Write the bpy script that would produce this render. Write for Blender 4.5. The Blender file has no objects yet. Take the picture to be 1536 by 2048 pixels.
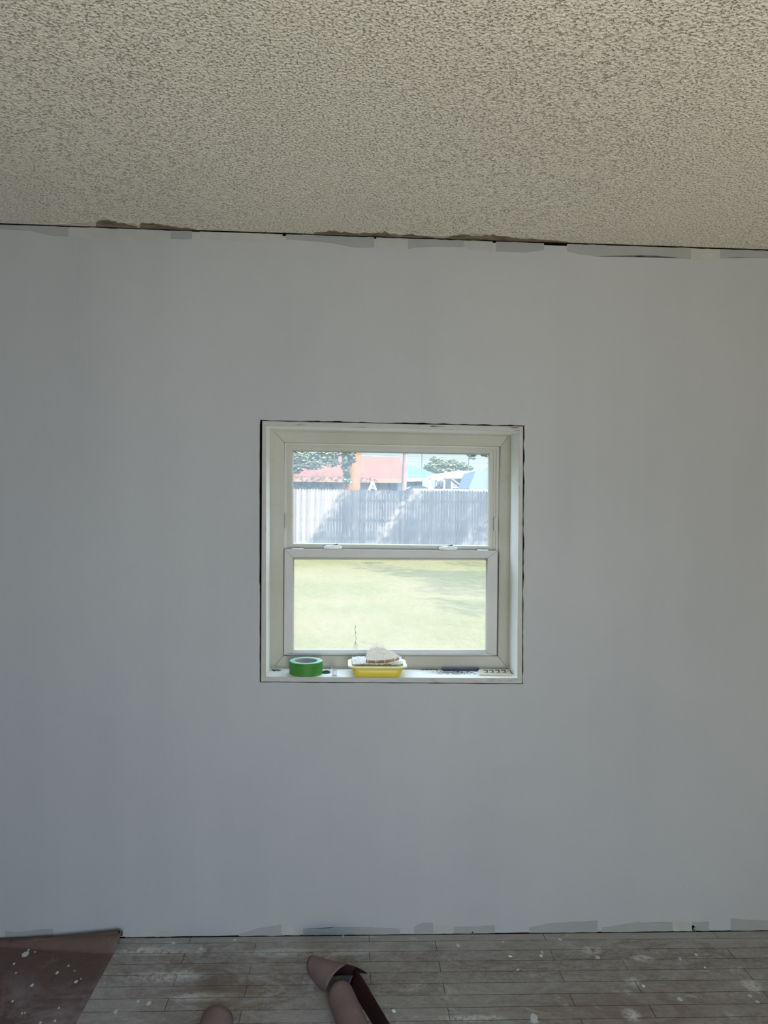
import bpy, bmesh, math, random
from mathutils import Vector, Matrix, noise

C = bpy.context.scene.collection
SC = bpy.context.scene
random.seed(7)

# ------------------------------------------------------------------ camera
F = 1500.0
D = 2.62                      # camera to the window wall
PITCH, YAW, ROLL = math.radians(0.9), math.radians(2.75), 0.012
cam = bpy.data.cameras.new('camera')
cam.sensor_fit = 'VERTICAL'
cam.sensor_height = 36.0
cam.lens = F / 2048 * 36.0
cam.clip_start = 0.05
cam.clip_end = 500
co = bpy.data.objects.new('camera', cam)
C.objects.link(co)
ROT = Matrix.Rotation(-YAW, 4, 'Z') @ Matrix.Rotation(math.pi / 2 - PITCH, 4, 'X') @ Matrix.Rotation(ROLL, 4, 'Z')
EYE = Vector((0, -D, 1.525))
co.matrix_world = Matrix.Translation(EYE) @ ROT
SC.camera = co
R3 = ROT.to_3x3()


def ray(px, py):
    return R3 @ Vector(((px - 768) / F, -(py - 1024) / F, -1.0))


def P(px, py, Y=0.0):
    """the point of plane y = Y that the photograph shows at this pixel"""
    r = ray(px, py)
    return EYE + r * ((Y - EYE.y) / r.y)


def PZ(px, py, z=0.0):
    """the point at height z that the photograph shows at this pixel"""
    r = ray(px, py)
    return EYE + r * ((z - EYE.z) / r.z)


# ------------------------------------------------------------------ light
w = bpy.data.worlds.new('sky')
SC.world = w
w.use_nodes = True
nt = w.node_tree
bg = nt.nodes['Background']
tc = nt.nodes.new('ShaderNodeTexCoord')
sep = nt.nodes.new('ShaderNodeSeparateXYZ')
cr = nt.nodes.new('ShaderNodeValToRGB')
cr.color_ramp.elements[0].position = 0.08
cr.color_ramp.elements[0].color = (0.122, 0.150, 0.164, 1)
cr.color_ramp.elements[1].position = 0.35
cr.color_ramp.elements[1].color = (0.66, 0.84, 1.0, 1)
nt.links.new(tc.outputs['Generated'], sep.inputs[0])
nt.links.new(sep.outputs['Z'], cr.inputs[0])
nt.links.new(cr.outputs[0], bg.inputs[0])
bg.inputs[1].default_value = 6.2

SUN_DIR = Vector((-0.5, 0.75, -0.62)).normalized()
sl = bpy.data.lights.new('sun', 'SUN')
sl.energy = 16.0
sl.angle = math.radians(0.6)
sl.color = (1.0, 0.93, 0.80)
so = bpy.data.objects.new('sun', sl)
C.objects.link(so)
so.rotation_euler = SUN_DIR.to_track_quat('-Z', 'Y').to_euler()


def area(name, loc, aim, sx, sy, power, col, spread=180):
    l = bpy.data.lights.new(name, 'AREA')
    l.shape = 'RECTANGLE'
    l.size, l.size_y = sx, sy
    l.energy = power
    l.color = col
    l.spread = math.radians(spread)
    o = bpy.data.objects.new(name, l)
    C.objects.link(o)
    o.location = loc
    o.rotation_euler = Vector(aim).to_track_quat('-Z', 'Y').to_euler()
    return o


BACK = -4.7
# added area lights, stronger than daylight, inside an assumed glass door behind the camera
area('added_sky_fill', (0.6, BACK + 0.12, 1.45), (-0.34, 1, -0.48), 1.5, 1.1, 31, (0.37, 0.61, 1.0), 105)
area('added_ground_fill', (0.6, BACK + 0.12, 0.75), (0.12, 1, 0.74), 1.1, 1.1, 62, (1.0, 0.92, 0.74), 130)

vs = SC.view_settings
vs.view_transform = 'Standard'
vs.look = 'None'
vs.gamma = 1
vs.exposure = 0.0
vs.use_curve_mapping = False
SC.cycles.max_bounces = 8
SC.cycles.diffuse_bounces = 5
SC.cycles.transparent_max_bounces = 16


# ------------------------------------------------------------------ materials
def mat(name, col, rough=0.6, spec=0.3, noise_scale=None, noise_amt=0.15, bump=0.0, bump_scale=None, col2=None,
        stretch=(1, 1, 1), metallic=0.0, detail=6, lo=0.35, hi=0.65):
    m = bpy.data.materials.new(name)
    m.use_nodes = True
    n = m.node_tree
    b = n.nodes['Principled BSDF']
    b.inputs['Base Color'].default_value = (*col, 1)
    b.inputs['Roughness'].default_value = rough
    b.inputs['Specular IOR Level'].default_value = spec
    b.inputs['Metallic'].default_value = metallic
    g = n.nodes.new('ShaderNodeNewGeometry')
    mp = n.nodes.new('ShaderNodeMapping')
    mp.inputs['Scale'].default_value = stretch
    n.links.new(g.outputs['Position'], mp.inputs[0])
    if noise_scale:
        t = n.nodes.new('ShaderNodeTexNoise')
        t.inputs['Scale'].default_value = noise_scale
        t.inputs['Detail'].default_value = detail
        n.links.new(mp.outputs[0], t.inputs['Vector'])
        r = n.nodes.new('ShaderNodeValToRGB')
        r.color_ramp.elements[0].position = lo
        r.color_ramp.elements[1].position = hi
        c2 = col2 if col2 else tuple(max(0, c * (1 - noise_amt)) for c in col)
        r.color_ramp.elements[0].color = (*c2, 1)
        r.color_ramp.elements[1].color = (*col, 1)
        n.links.new(t.outputs['Fac'], r.inputs[0])
        n.links.new(r.outputs[0], b.inputs['Base Color'])
    if bump:
        t = n.nodes.new('ShaderNodeTexNoise')
        t.inputs['Scale'].default_value = bump_scale or 60
        t.inputs['Detail'].default_value = 5
        n.links.new(mp.outputs[0], t.inputs['Vector'])
        bp = n.nodes.new('ShaderNodeBump')
        bp.inputs['Strength'].default_value = 1.0
        bp.inputs['Distance'].default_value = bump
        n.links.new(t.outputs['Fac'], bp.inputs['Height'])
        n.links.new(bp.outputs[0], b.inputs['Normal'])
    return m


class NT:
    """small node-writing helper"""

    def __init__(self, name):
        self.m = bpy.data.materials.new(name)
        self.m.use_nodes = True
        self.n = self.m.node_tree
        self.b = self.n.nodes['Principled BSDF']
        self.geo = self.n.nodes.new('ShaderNodeNewGeometry')
        self.pos = self.geo.outputs['Position']

    def new(self, t):
        return self.n.nodes.new(t)

    def link(self, a, b):
        self.n.links.new(a, b)

    def mapping(self, scale=(1, 1, 1), loc=(0, 0, 0), rot=(0, 0, 0)):
        mp = self.new('ShaderNodeMapping')
        mp.inputs['Scale'].default_value = scale
        mp.inputs['Location'].default_value = loc
        mp.inputs['Rotation'].default_value = rot
        self.link(self.pos, mp.inputs[0])
        return mp.outputs[0]

    def noise(self, scale, detail=5, vec=None, rough=0.5, dist=0.0):
        t = self.new('ShaderNodeTexNoise')
        t.inputs['Scale'].default_value = scale
        t.inputs['Detail'].default_value = detail
        t.inputs['Roughness'].default_value = rough
        t.inputs['Distortion'].default_value = dist
        self.link(vec or self.pos, t.inputs['Vector'])
        return t.outputs['Fac']

    def ramp(self, fac, stops):
        r = self.new('ShaderNodeValToRGB')
        e = r.color_ramp.elements
        while len(e) < len(stops):
            e.new(0.5)
        for k, (p, c) in enumerate(stops):
            e[k].position = p
            e[k].color = (*c, 1) if len(c) == 3 else c
        self.link(fac, r.inputs[0])
        return r.outputs[0]

    def g(self, fac, a, b):
        return self.ramp(fac, [(a, (0, 0, 0)), (b, (1, 1, 1))])

    def mix(self, fac, a, b, mode='MIX'):
        x = self.new('ShaderNodeMix')
        x.data_type = 'RGBA'
        x.blend_type = mode
        for v, i in ((fac, 0), (a, 6), (b, 7)):
            if isinstance(v, (int, float)):
                x.inputs[i].default_value = v
            elif isinstance(v, tuple):
                x.inputs[i].default_value = (*v, 1)
            else:
                self.link(v, x.inputs[i])
        return x.outputs[2]

    def math(self, op, a, b=0.0):
        x = self.new('ShaderNodeMath')
        x.operation = op
        for v, i in ((a, 0), (b, 1)):
            if isinstance(v, (int, float)):
                x.inputs[i].default_value = v
            else:
                self.link(v, x.inputs[i])
        return x.outputs[0]

    def blob(self, c, r, soft=0.5):
        """1 inside an ellipsoid of centre c and radii r, fading to 0"""
        v = self.mapping(scale=(1 / r[0], 1 / r[1], 1 / r[2]), loc=(-c[0] / r[0], -c[1] / r[1], -c[2] / r[2]))
        ln = self.new('ShaderNodeVectorMath')
        ln.operation = 'LENGTH'
        self.link(v, ln.inputs[0])
        return self.ramp(ln.outputs['Value'], [(1 - soft, (1, 1, 1)), (1.0, (0, 0, 0))])

    def bump(self, h, dist, strength=1.0):
        bp = self.new('ShaderNodeBump')
        bp.inputs['Strength'].default_value = strength
        bp.inputs['Distance'].default_value = dist
        self.link(h, bp.inputs['Height'])
        self.link(bp.outputs[0], self.b.inputs['Normal'])

    def done(self, col, rough=0.7, spec=0.3):
        self.link(col, self.b.inputs['Base Color'])
        self.b.inputs['Roughness'].default_value = rough
        self.b.inputs['Specular IOR Level'].default_value = spec
        return self.m


# painted drywall: white paint, faint vertical roller bands and thin coverage
t = NT('wall_paint')
band = t.noise(1.0, 3, t.mapping((5.0, 1, 0.35)))
band2 = t.noise(1.0, 4, t.mapping((1.2, 1, 1.0)))
fine = t.noise(14.0, 4)
c = t.ramp(band, [(0.3, (0.325, 0.33, 0.335)), (0.7, (0.355, 0.36, 0.36))])
c = t.mix(t.g(band2, 0.35, 0.7), c, (0.37, 0.375, 0.375))
c = t.mix(t.math('MULTIPLY', t.g(fine, 0.4, 0.75), 0.12), c, (0.33, 0.335, 0.335))
t.bump(t.noise(90, 3, t.mapping((1, 1, 0.6))), 0.0004)
M_WALL = t.done(c, 0.55, 0.25)

t = NT('popcorn_ceiling')
n1 = t.noise(330, 2, rough=0.5)
vo = t.new('ShaderNodeTexVoronoi')
vo.inputs['Scale'].default_value = 160
vo.feature = 'SMOOTH_F1'
t.link(t.mapping(), vo.inputs['Vector'])
n2 = t.noise(75, 2)
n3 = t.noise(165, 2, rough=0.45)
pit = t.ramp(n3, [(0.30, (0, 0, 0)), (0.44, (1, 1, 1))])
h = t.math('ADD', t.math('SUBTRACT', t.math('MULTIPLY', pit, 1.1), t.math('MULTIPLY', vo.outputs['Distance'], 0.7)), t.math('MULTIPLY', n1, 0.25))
c = t.mix(pit, (0.52, 0.48, 0.385), (0.78, 0.735, 0.635))  # pits coloured darker: recess shade painted into the texture
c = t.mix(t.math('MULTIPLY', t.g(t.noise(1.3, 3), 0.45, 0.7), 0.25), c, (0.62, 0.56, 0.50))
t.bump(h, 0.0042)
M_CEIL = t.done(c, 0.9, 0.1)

# old strip floor under plaster dust
t = NT('dusty_strip_floor')
br = t.new('ShaderNodeTexBrick')
br.offset = 0.37
br.inputs['Scale'].default_value = 1.0
br.inputs['Brick Width'].default_value = 0.62
br.inputs['Row Height'].default_value = 0.0572
br.inputs['Mortar Size'].default_value = 0.0011
br.inputs['Mortar Smooth'].default_value = 0.3
br.inputs['Color1'].default_value = (0.25, 0.23, 0.205, 1)
br.inputs['Color2'].default_value = (0.16, 0.125, 0.10, 1)
br.inputs['Mortar'].default_value = (0.02, 0.017, 0.015, 1)
t.link(t.mapping(loc=(0.3, 0.039, 0), rot=(0, 0, 0.004)), br.inputs['Vector'])
grain = t.noise(1.0, 6, t.mapping((9, 120, 1)), 0.6)
c = t.mix(t.math('MULTIPLY', t.g(grain, 0.3, 0.7), 0.5), br.outputs['Color'], (0.30, 0.27, 0.24))
smear = t.noise(4.5, 9, t.mapping((1, 2.0, 1)), 0.72, 1.8)
spk = t.noise(60, 6, t.mapping((1, 1.3, 1)), 0.75)
dm = t.math('ADD', t.math('MULTIPLY', t.g(smear, 0.42, 0.60), 0.62), t.math('MULTIPLY', t.g(spk, 0.44, 0.57), 0.46))
sx = t.new('ShaderNodeSeparateXYZ')
t.link(t.pos, sx.inputs[0])
wallish = t.g(t.math('ADD', sx.outputs['Y'], t.math('MULTIPLY', smear, 0.2)), -0.12, 0.06)
dm = t.math('ADD', t.math('MULTIPLY', dm, 0.8), t.math('MULTIPLY', wallish, 0.45))
dm = t.math('MINIMUM', dm, 0.92)
for (bc, brr, am) in (((0.86, -0.40, 0), (0.45, 0.16, 1), 0.45), ((-0.42, -0.30, 0), (0.17, 0.2, 1), 0.5),
                      ((0.40, -0.17, 0), (0.22, 0.035, 1), 0.35)):
    dm = t.math('SUBTRACT', dm, t.math('MULTIPLY', t.math('MULTIPLY', t.blob(bc, brr, 0.8), am), t.g(spk, 0.3, 0.55)))
dm = t.math('MAXIMUM', dm, 0.0)
c = t.mix(t.math('MULTIPLY', t.blob((0.9, -0.42, 0), (0.5, 0.2, 1), 0.8), 0.45), c, (0.19, 0.125, 0.10))
c = t.mix(t.math('MULTIPLY', t.blob((-0.30, -0.33, 0), (0.16, 0.2, 1), 0.8), 0.6), c, (0.17, 0.12, 0.07))
c = t.mix(dm, c, (0.35, 0.338, 0.315))
c = t.mix(t.math('MULTIPLY', t.g(t.noise(7, 9, t.mapping((1, 1.5, 1), loc=(3, 1, 0)), 0.75, 1.0), 0.56, 0.66), 0.5), c, (0.55, 0.55, 0.53))
for (px, py, rx, ry, am) in ((1283, 1909, 0.05, 0.022, 0.95), (1266, 1955, 0.03, 0.028, 0.8), (1263, 2022, 0.032, 0.034, 1.0), (1185, 1893, 0.045, 0.03, 0.8),
                             (1503, 1962, 0.035, 0.045, 0.9), (330, 1950, 0.16, 0.035, 0.8), (400, 1990, 0.12, 0.03, 0.7), (402, 1898, 0.02, 0.022, 0.8),
                             (940, 2030, 0.12, 0.018, 0.8), (300, 1900, 0.2, 0.03, 0.6), (620, 1900, 0.3, 0.03, 0.5), (1068, 2036, 0.02, 0.01, 0.9)):
    q = PZ(px, py, 0.0)
    c = t.mix(t.math('MULTIPLY', t.math('MULTIPLY', t.blob((q.x, q.y, 0), (rx, ry, 1), 0.6), am), t.g(t.math('ADD', spk, t.math('MULTIPLY', smear, 0.3)), 0.52, 0.68)), c, (0.56, 0.56, 0.53))
seam = t.g(br.outputs['Fac'], 0.3, 0.9)
c = t.mix(t.math('MULTIPLY', seam, t.g(t.noise(5, 4), 0.32, 0.52)), c, (0.03, 0.026, 0.022))
t.bump(t.math('SUBTRACT', t.math('MULTIPLY', dm, 0.5), br.outputs['Fac']), 0.0012)
M_FLOOR = t.done(c, 0.8, 0.2)

M_DARK = mat('dark_wall_cavity', (0.02, 0.015, 0.012), 0.95, 0.05, 30, 0.5)
M_DRYEDGE = mat('plaster_edge', (0.5, 0.49, 0.45), 0.9, 0.1, 60, 0.4)
M_SIDE = mat('side_wall_paint', (0.62, 0.62, 0.60), 0.6, 0.2, 3, 0.06)
M_PATCH = mat('old_grey_paint', (0.285, 0.29, 0.28), 0.8, 0.1, 12, 0.06)
M_PATCH2 = mat('skim_plaster', (0.375, 0.375, 0.345), 0.8, 0.1, 20, 0.08, bump=0.0006, bump_scale=40)

# painted wooden jamb with chips down to red-brown primer along its front edge
def jamb_mat(name, sx_, sz_, lo_):
    t = NT(name)
    sp = t.new('ShaderNodeSeparateXYZ')
    t.link(t.pos, sp.inputs[0])
    front = t.ramp(sp.outputs['Y'], [(0.0, (1, 1, 1)), (0.004, (0, 0, 0))])
    chip = t.noise(1.0, 5, t.mapping((sx_, 1, sz_)), 0.6)
    chip2 = t.noise(1.0, 4, t.mapping((sx_ * 2.5, 1, sz_ * 2.0), loc=(5, 0, 3)), 0.6)
    c = t.ramp(t.noise(25, 4), [(0.3, (0.84, 0.83, 0.79)), (0.7, (0.88, 0.875, 0.84))])
    c = t.mix(front, c, (0.36, 0.355, 0.32))  # front edge darker, reveals lighter: window light contrast put into the colour
    c = t.mix(t.math('MULTIPLY', t.g(chip2, 0.50, 0.68), t.math('MULTIPLY', front, 0.5)), c, (0.26, 0.245, 0.22))
    cm = t.math('MULTIPLY', t.g(chip, lo_, lo_ + 0.03), front)
    c = t.mix(cm, c, (0.10, 0.06, 0.05))
    c = t.mix(t.math('MULTIPLY', t.g(t.noise(140, 4), 0.68, 0.72), 0.6), c, (0.20, 0.18, 0.15))
    t.bump(t.math('ADD', t.math('MULTIPLY', cm, -1.0), t.math('MULTIPLY', t.noise(60, 4), 0.5)), 0.0012)
    return t.done(c, 0.45, 0.4)


M_JAMB = jamb_mat('chipped_head_paint', 9, 170, 0.61)
M_JAMBV = jamb_mat('chipped_side_paint', 170, 8, 0.64)

# same paint on the sill, with the dirt that lies on it
t = NT('dirty_sill_paint')
c = t.ramp(t.noise(30, 4), [(0.3, (0.80, 0.80, 0.77)), (0.7, (0.87, 0.87, 0.85))])
gr = t.noise(120, 7, t.mapping((1, 1.4, 1)), 0.72)
gr2 = t.noise(26, 5, rough=0.6)
DIRT = []
dirt_total = None
for (px, py, yy, rx, ry, am) in ((905, 1343, 0.085, 0.12, 0.055, 1.0), (862, 1338, 0.125, 0.075, 0.016, 1.2),
                                 (1022, 1345, 0.10, 0.03, 0.06, 1.0), (552, 1340, 0.10, 0.03, 0.02, 0.8),
                                 (612, 1348, 0.11, 0.09, 0.03, 0.5), (760, 1336, 0.135, 0.3, 0.014, 0.7)):
    q = P(px, py, yy)
    b = t.math('MULTIPLY', t.blob((q.x, yy, q.z), (rx, ry, 0.2), 0.85), am)
    dirt_total = b if dirt_total is None else t.math('MAXIMUM', dirt_total, b)
sp2 = t.new('ShaderNodeSeparateXYZ')
t.link(t.pos, sp2.inputs[0])
fr2 = t.ramp(sp2.outputs['Y'], [(0.0, (1, 1, 1)), (0.003, (0, 0, 0))])
c = t.mix(fr2, c, (0.38, 0.38, 0.35))  # front edge darker than the daylit top, painted in as on the jamb
c = t.mix(t.math('MULTIPLY', fr2, t.g(t.noise(1.0, 5, t.mapping((14, 1, 60))), 0.55, 0.7)), c, (0.28, 0.27, 0.25))
dmask = t.math('MULTIPLY', t.g(t.math('ADD', gr, t.math('ADD', t.math('MULTIPLY', dirt_total, 0.20), t.math('MULTIPLY', gr2, 0.25))), 0.74, 0.80), t.g(dirt_total, 0.02, 0.35))
c = t.mix(t.math('MULTIPLY', dmask, 0.9), c, (0.075, 0.06, 0.05))
c = t.mix(t.math('MULTIPLY', dirt_total, 0.22), c, (0.30, 0.27, 0.23))
t.bump(t.math('ADD', dmask, t.math('MULTIPLY', t.noise(50, 4), 0.4)), 0.0012)
M_SILL = t.done(c, 0.5, 0.35)

t = NT('aged_vinyl')
c = t.ramp(t.noise(4, 5, t.mapping((1, 1, 1)), 0.6), [(0.3, (0.36, 0.35, 0.285)), (0.65, (0.42, 0.41, 0.35))])
c = t.mix(t.math('MULTIPLY', t.g(t.noise(110, 5), 0.66, 0.72), 0.45), c, (0.22, 0.19, 0.15))
M_VINYL = t.done(c, 0.4, 0.4)
t = NT('sash_vinyl')
c = t.ramp(t.noise(6, 5), [(0.3, (0.36, 0.355, 0.33)), (0.65, (0.41, 0.405, 0.38))])
c = t.mix(t.math('MULTIPLY', t.g(t.noise(90, 5), 0.67, 0.72), 0.4), c, (0.2, 0.17, 0.14))
M_SASH = t.done(c, 0.4, 0.4)
M_WHITEPL = mat('white_plastic', (0.80, 0.81, 0.82), 0.35, 0.5, 30, 0.05)
M_MITRE = mat('joint_grime', (0.16, 0.14, 0.11), 0.9, 0.1, 80, 0.4)


def glass_mat(name, haze, col):  # tinted haze in the pane: partly grime, partly a painted overexposure veil
    m = bpy.data.materials.new(name)
    m.use_nodes = True
    n = m.node_tree
    n.nodes.remove(n.nodes['Principled BSDF'])
    out = n.nodes['Material Output']
    tr = n.nodes.new('ShaderNodeBsdfTransparent')
    tr.inputs[0].default_value = (0.97, 0.985, 0.98, 1)
    tl = n.nodes.new('ShaderNodeBsdfTranslucent')
    tl.inputs[0].default_value = (*col, 1)
    gl = n.nodes.new('ShaderNodeBsdfGlossy')
    gl.inputs['Roughness'].default_value = 0.05
    g = n.nodes.new('ShaderNodeNewGeometry')
    t1 = n.nodes.new('ShaderNodeTexNoise')
    t1.inputs['Scale'].default_value = 14
    t1.inputs['Detail'].default_value = 8
    t1.inputs['Roughness'].default_value = 0.75
    n.links.new(g.outputs['Position'], t1.inputs['Vector'])
    mr = n.nodes.new('ShaderNodeMapRange')
    mr.inputs['From Min'].default_value = 0.3
    mr.inputs['From Max'].default_value = 0.75
    mr.inputs['To Min'].default_value = haze * 0.85
    mr.inputs['To Max'].default_value = haze * 1.2
    n.links.new(t1.outputs['Fac'], mr.inputs['Value'])
    mx = n.nodes.new('ShaderNodeMixShader')
    n.links.new(mr.outputs[0], mx.inputs[0])
    n.links.new(tr.outputs[0], mx.inputs[1])
    n.links.new(tl.outputs[0], mx.inputs[2])
    m2 = n.nodes.new('ShaderNodeMixShader')
    m2.inputs[0].default_value = 0.0
    n.links.new(mx.outputs[0], m2.inputs[1])
    n.links.new(gl.outputs[0], m2.inputs[2])
    n.links.new(m2.outputs[0], out.inputs['Surface'])
    return m


M_GLASS = glass_mat('hazy_glass', 0.17, (0.78, 0.86, 1.0))
M_GLASS2 = glass_mat('hazy_glass_lower', 0.14, (0.95, 0.92, 0.88))


# ------------------------------------------------------------------ object helpers
def link(name, bm, m, parent=None, smooth=False, mats=None):
    bmesh.ops.recalc_face_normals(bm, faces=bm.faces)
    me = bpy.data.meshes.new(name)
    bm.to_mesh(me)
    bm.free()
    for x in (mats or [m]):
        me.materials.append(x)
    o = bpy.data.objects.new(name, me)
    C.objects.link(o)
    if parent:
        o.parent = parent
        o.matrix_parent_inverse = Matrix.Translation(parent.location).inverted() if parent.type == 'EMPTY' else Matrix()
    if smooth:
        for f in me.polygons:
            f.use_smooth = True
    return o


def tag(o, label=None, cat=None, group=None, kind=None):
    if label:
        o['label'] = label
    if cat:
        o['category'] = cat
    if group:
        o['group'] = group
    if kind:
        o['kind'] = kind
    return o


def empty(name, loc, label=None, cat=None, group=None, kind=None):
    o = bpy.data.objects.new(name, None)
    C.objects.link(o)
    o.location = loc
    o.empty_display_size = 0.05
    return tag(o, label, cat, group, kind)


def box(bm, a, b, bevel=0.0, rot=None, mi=0):
    a, b = Vector(a), Vector(b)
    r = bmesh.ops.create_cube(bm, size=1)
    vs_ = r['verts']
    for v in vs_:
        v.co = Vector((v.co.x * (b.x - a.x), v.co.y * (b.y - a.y), v.co.z * (b.z - a.z)))
    if rot:
        bmesh.ops.transform(bm, matrix=rot, verts=vs_)
    bmesh.ops.translate(bm, vec=(a + b) / 2, verts=vs_)
    fs = list({f for v in vs_ for f in v.link_faces})
    for f in fs:
        f.material_index = mi
    if bevel:
        es = list({e for v in vs_ for e in v.link_edges})
        bmesh.ops.bevel(bm, geom=es, offset=bevel, segments=2, affect='EDGES')


def tube(bm, pts, rads, seg=10, cap=True):
    pts = [Vector(p) for p in pts]
    if isinstance(rads, (int, float)):
        rads = [rads] * len(pts)
    rings = []
    up = None
    for i, p in enumerate(pts):
        d = (pts[min(i + 1, len(pts) - 1)] - pts[max(i - 1, 0)]).normalized()
        if up is None or abs(up.dot(d)) > 0.95:
            up = Vector((0, 0, 1)) if abs(d.z) < 0.9 else Vector((1, 0, 0))
        s = d.cross(up).normalized()
        u = s.cross(d).normalized()
        up = u
        rings.append([bm.verts.new(p + (s * math.cos(2 * math.pi * k / seg) + u * math.sin(2 * math.pi * k / seg)) * rads[i])
                      for k in range(seg)])
    for a, b in zip(rings, rings[1:]):
        for k in range(seg):
            bm.faces.new((a[k], a[(k + 1) % seg], b[(k + 1) % seg], b[k]))
    if cap:
        bm.faces.new(rings[0][::-1])
        bm.faces.new(rings[-1])
    return rings


def lathe(bm, c, prof, seg=48):
    """closed profile [(r,z)...] around a vertical axis"""
    c = Vector(c)
    rings = [[bm.verts.new(c + Vector((r * math.cos(2 * math.pi * k / seg), r * math.sin(2 * math.pi * k / seg), z)))
              for k in range(seg)] for r, z in prof]
    n = len(rings)
    for i in range(n):
        a, b = rings[i], rings[(i + 1) % n]
        for k in range(seg):
            bm.faces.new((a[k], a[(k + 1) % seg], b[(k + 1) % seg], b[k]))


def prism(bm, pts, vec, mi=0):
    """polygon of 3D points, extruded by vec"""
    vec = Vector(vec)
    a = [bm.verts.new(p) for p in pts]
    b = [bm.verts.new(Vector(p) + vec) for p in pts]
    n = len(a)
    fs = [bm.faces.new(a), bm.faces.new(b[::-1])]
    for i in range(n):
        fs.append(bm.faces.new((a[i], a[(i + 1) % n], b[(i + 1) % n], b[i])))
    for f in fs:
        f.material_index = mi


def ring(bm, outer, inner, Y0, Yi, Y1, pieces=(0, 1, 2, 3)):
    """mitred four-sided frame; outer loop at depth Y0, inner loop at Yi, both running back to Y1"""
    O = [P(x, y, Y0) for x, y in outer]
    I = [P(x, y, Yi) for x, y in inner]
    for i in pieces:
        j = (i + 1) % 4
        q = [O[i], O[j], I[j], I[i]]
        f = [bm.verts.new(p) for p in q]
        g = [bm.verts.new(Vector((p.x, Y1, p.z))) for p in q]
        bm.faces.new(f)
        bm.faces.new(g[::-1])
        for k in range(4):
            bm.faces.new((f[k], f[(k + 1) % 4], g[(k + 1) % 4], g[k]))


def lerp(a, b, t_):
    return a + (b - a) * t_


# ------------------------------------------------------------------ room shell
XL, XR = -2.6, 3.0
cl, crr = P(0, 447), P(1536, 499.5)            # ceiling line on the wall
fl, fr = P(0, 1878), P(1536, 1861.5)           # floor line on the wall
FZ = (fl.z + fr.z) / 2


def ceil_z(x):
    return cl.z + (crr.z - cl.z) * (x - cl.x) / (crr.x - cl.x)


def floor_z(x):
    return fl.z + (fr.z - fl.z) * (x - fl.x) / (fr.x - fl.x)


def rnd_edge(a, b, n, amp, seed):
    """irregular polyline in pixels between two pixel points: offsets by a smooth random profile"""
    out = []
    for i in range(n + 1):
        t_ = i / n
        x, y = lerp(a[0], b[0], t_), lerp(a[1], b[1], t_)
        k = noise.noise(Vector((t_ * n * 0.35, seed * 7.1, 0))) + 0.5 * noise.noise(Vector((t_ * n * 0.9, seed * 3.3, 5)))
        out.append((x, y, max(0.0, 0.45 + k) * amp))
    return out


# wall_front: drywall sheet with an irregular cut around the window and at the ceiling
T = 0.013
outer = []
top = []
N = 120
for i in range(N + 1):
    x = XL + (XR - XL) * i / N
    z = ceil_z(x)
    # a gap of a few millimetres below the ceiling, wide where the tape has fallen off
    k = noise.noise(Vector((i * 0.6, 1.7, 0)))
    gap = 0.0015 + max(0, 0.003 + 0.004 * k)
    s = (x - P(450, 470).x) / (P(1140, 490).x - P(450, 470).x)
    if 0 < s < 1:
        gap += 0.0045
    top.append(Vector((x, 0, z - gap)))
for i in range(N + 1):
    x = XR - (XR - XL) * i / N
    outer.append(Vector((x, 0, floor_z(x) + 0.0015 + 0.0035 * max(0, 0.4 + noise.noise(Vector((i * 0.7, 9.1, 0)))))))
outer = top + outer
inn = []
TLc, TRc, BRc, BLc = (520.5, 840), (1048.5, 851), (1046, 1368), (519.5, 1364.5)


def gap_loop(a, b, n, base, amp, seed, normal):
    r = []
    for (x, y, k) in rnd_edge(a, b, n, amp, seed)[:-1]:
        if seed == 8:            # the left gap is widest, down to two thirds of its height
            k = 1.2 + 0.3 * k if y < 1172 else k * 0.5
        r.append((x + normal[0] * (base + k), y + normal[1] * (base + k)))
    return r


loop_px = gap_loop(TLc, TRc, 60, -1.0, 3.4, 3, (0, -0.6)) + gap_loop(TRc, BRc, 60, -1.4, 3.6, 11, (0.7, 0)) + \
    gap_loop(BRc, BLc, 60, -0.2, 1.2, 5, (0, 0.7)) + gap_loop(BLc, TLc, 60, 0.0, 1.6, 8, (-0.9, 0))
inn = [P(x, y) for x, y in loop_px]
bm = bmesh.new()
ed = []
for lp in (outer, inn):
    vv = [bm.verts.new(p) for p in lp]
    for i in range(len(vv)):
        ed.append(bm.edges.new((vv[i], vv[(i + 1) % len(vv)])))
res = bmesh.ops.triangle_fill(bm, use_beauty=True, use_dissolve=False, edges=ed)
faces = list(bm.faces)
ext = bmesh.ops.extrude_face_region(bm, geom=faces)
bmesh.ops.translate(bm, vec=(0, T, 0), verts=[v for v in ext['geom'] if isinstance(v, bmesh.types.BMVert)])
wall = tag(link('wall_front', bm, M_WALL), 'white painted drywall around the small window', None, None, 'structure')

# cavity behind the drywall and the outer sheathing, with the window opening in it
bm = bmesh.new()
A, B = P(542, 864, 0.14), P(1018, 1335, 0.14)
wx0, wx1, wz1, wz0 = A.x, B.x, A.z, B.z
Yb0, Yb1 = 0.145, 0.2
for (x0, x1, z0, z1) in ((XL, wx0, -0.3, 2.75), (wx1, XR, -0.3, 2.75), (wx0, wx1, wz1, 2.75), (wx0, wx1, -0.3, wz0)):
    box(bm, (x0, Yb0, z0), (x1, Yb1, z1))
for (x0, x1, z0, z1) in ((wx0 - 0.11, wx0 - 0.055, 0, 2.4), (wx1 + 0.055, wx1 + 0.11, 0, 2.4)):
    box(bm, (x0, T + 0.001, z0), (x1, Yb0 - 0.0005, z1))
tag(link('wall_back_sheathing', bm, M_DARK), None, None, None, 'structure')

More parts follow.
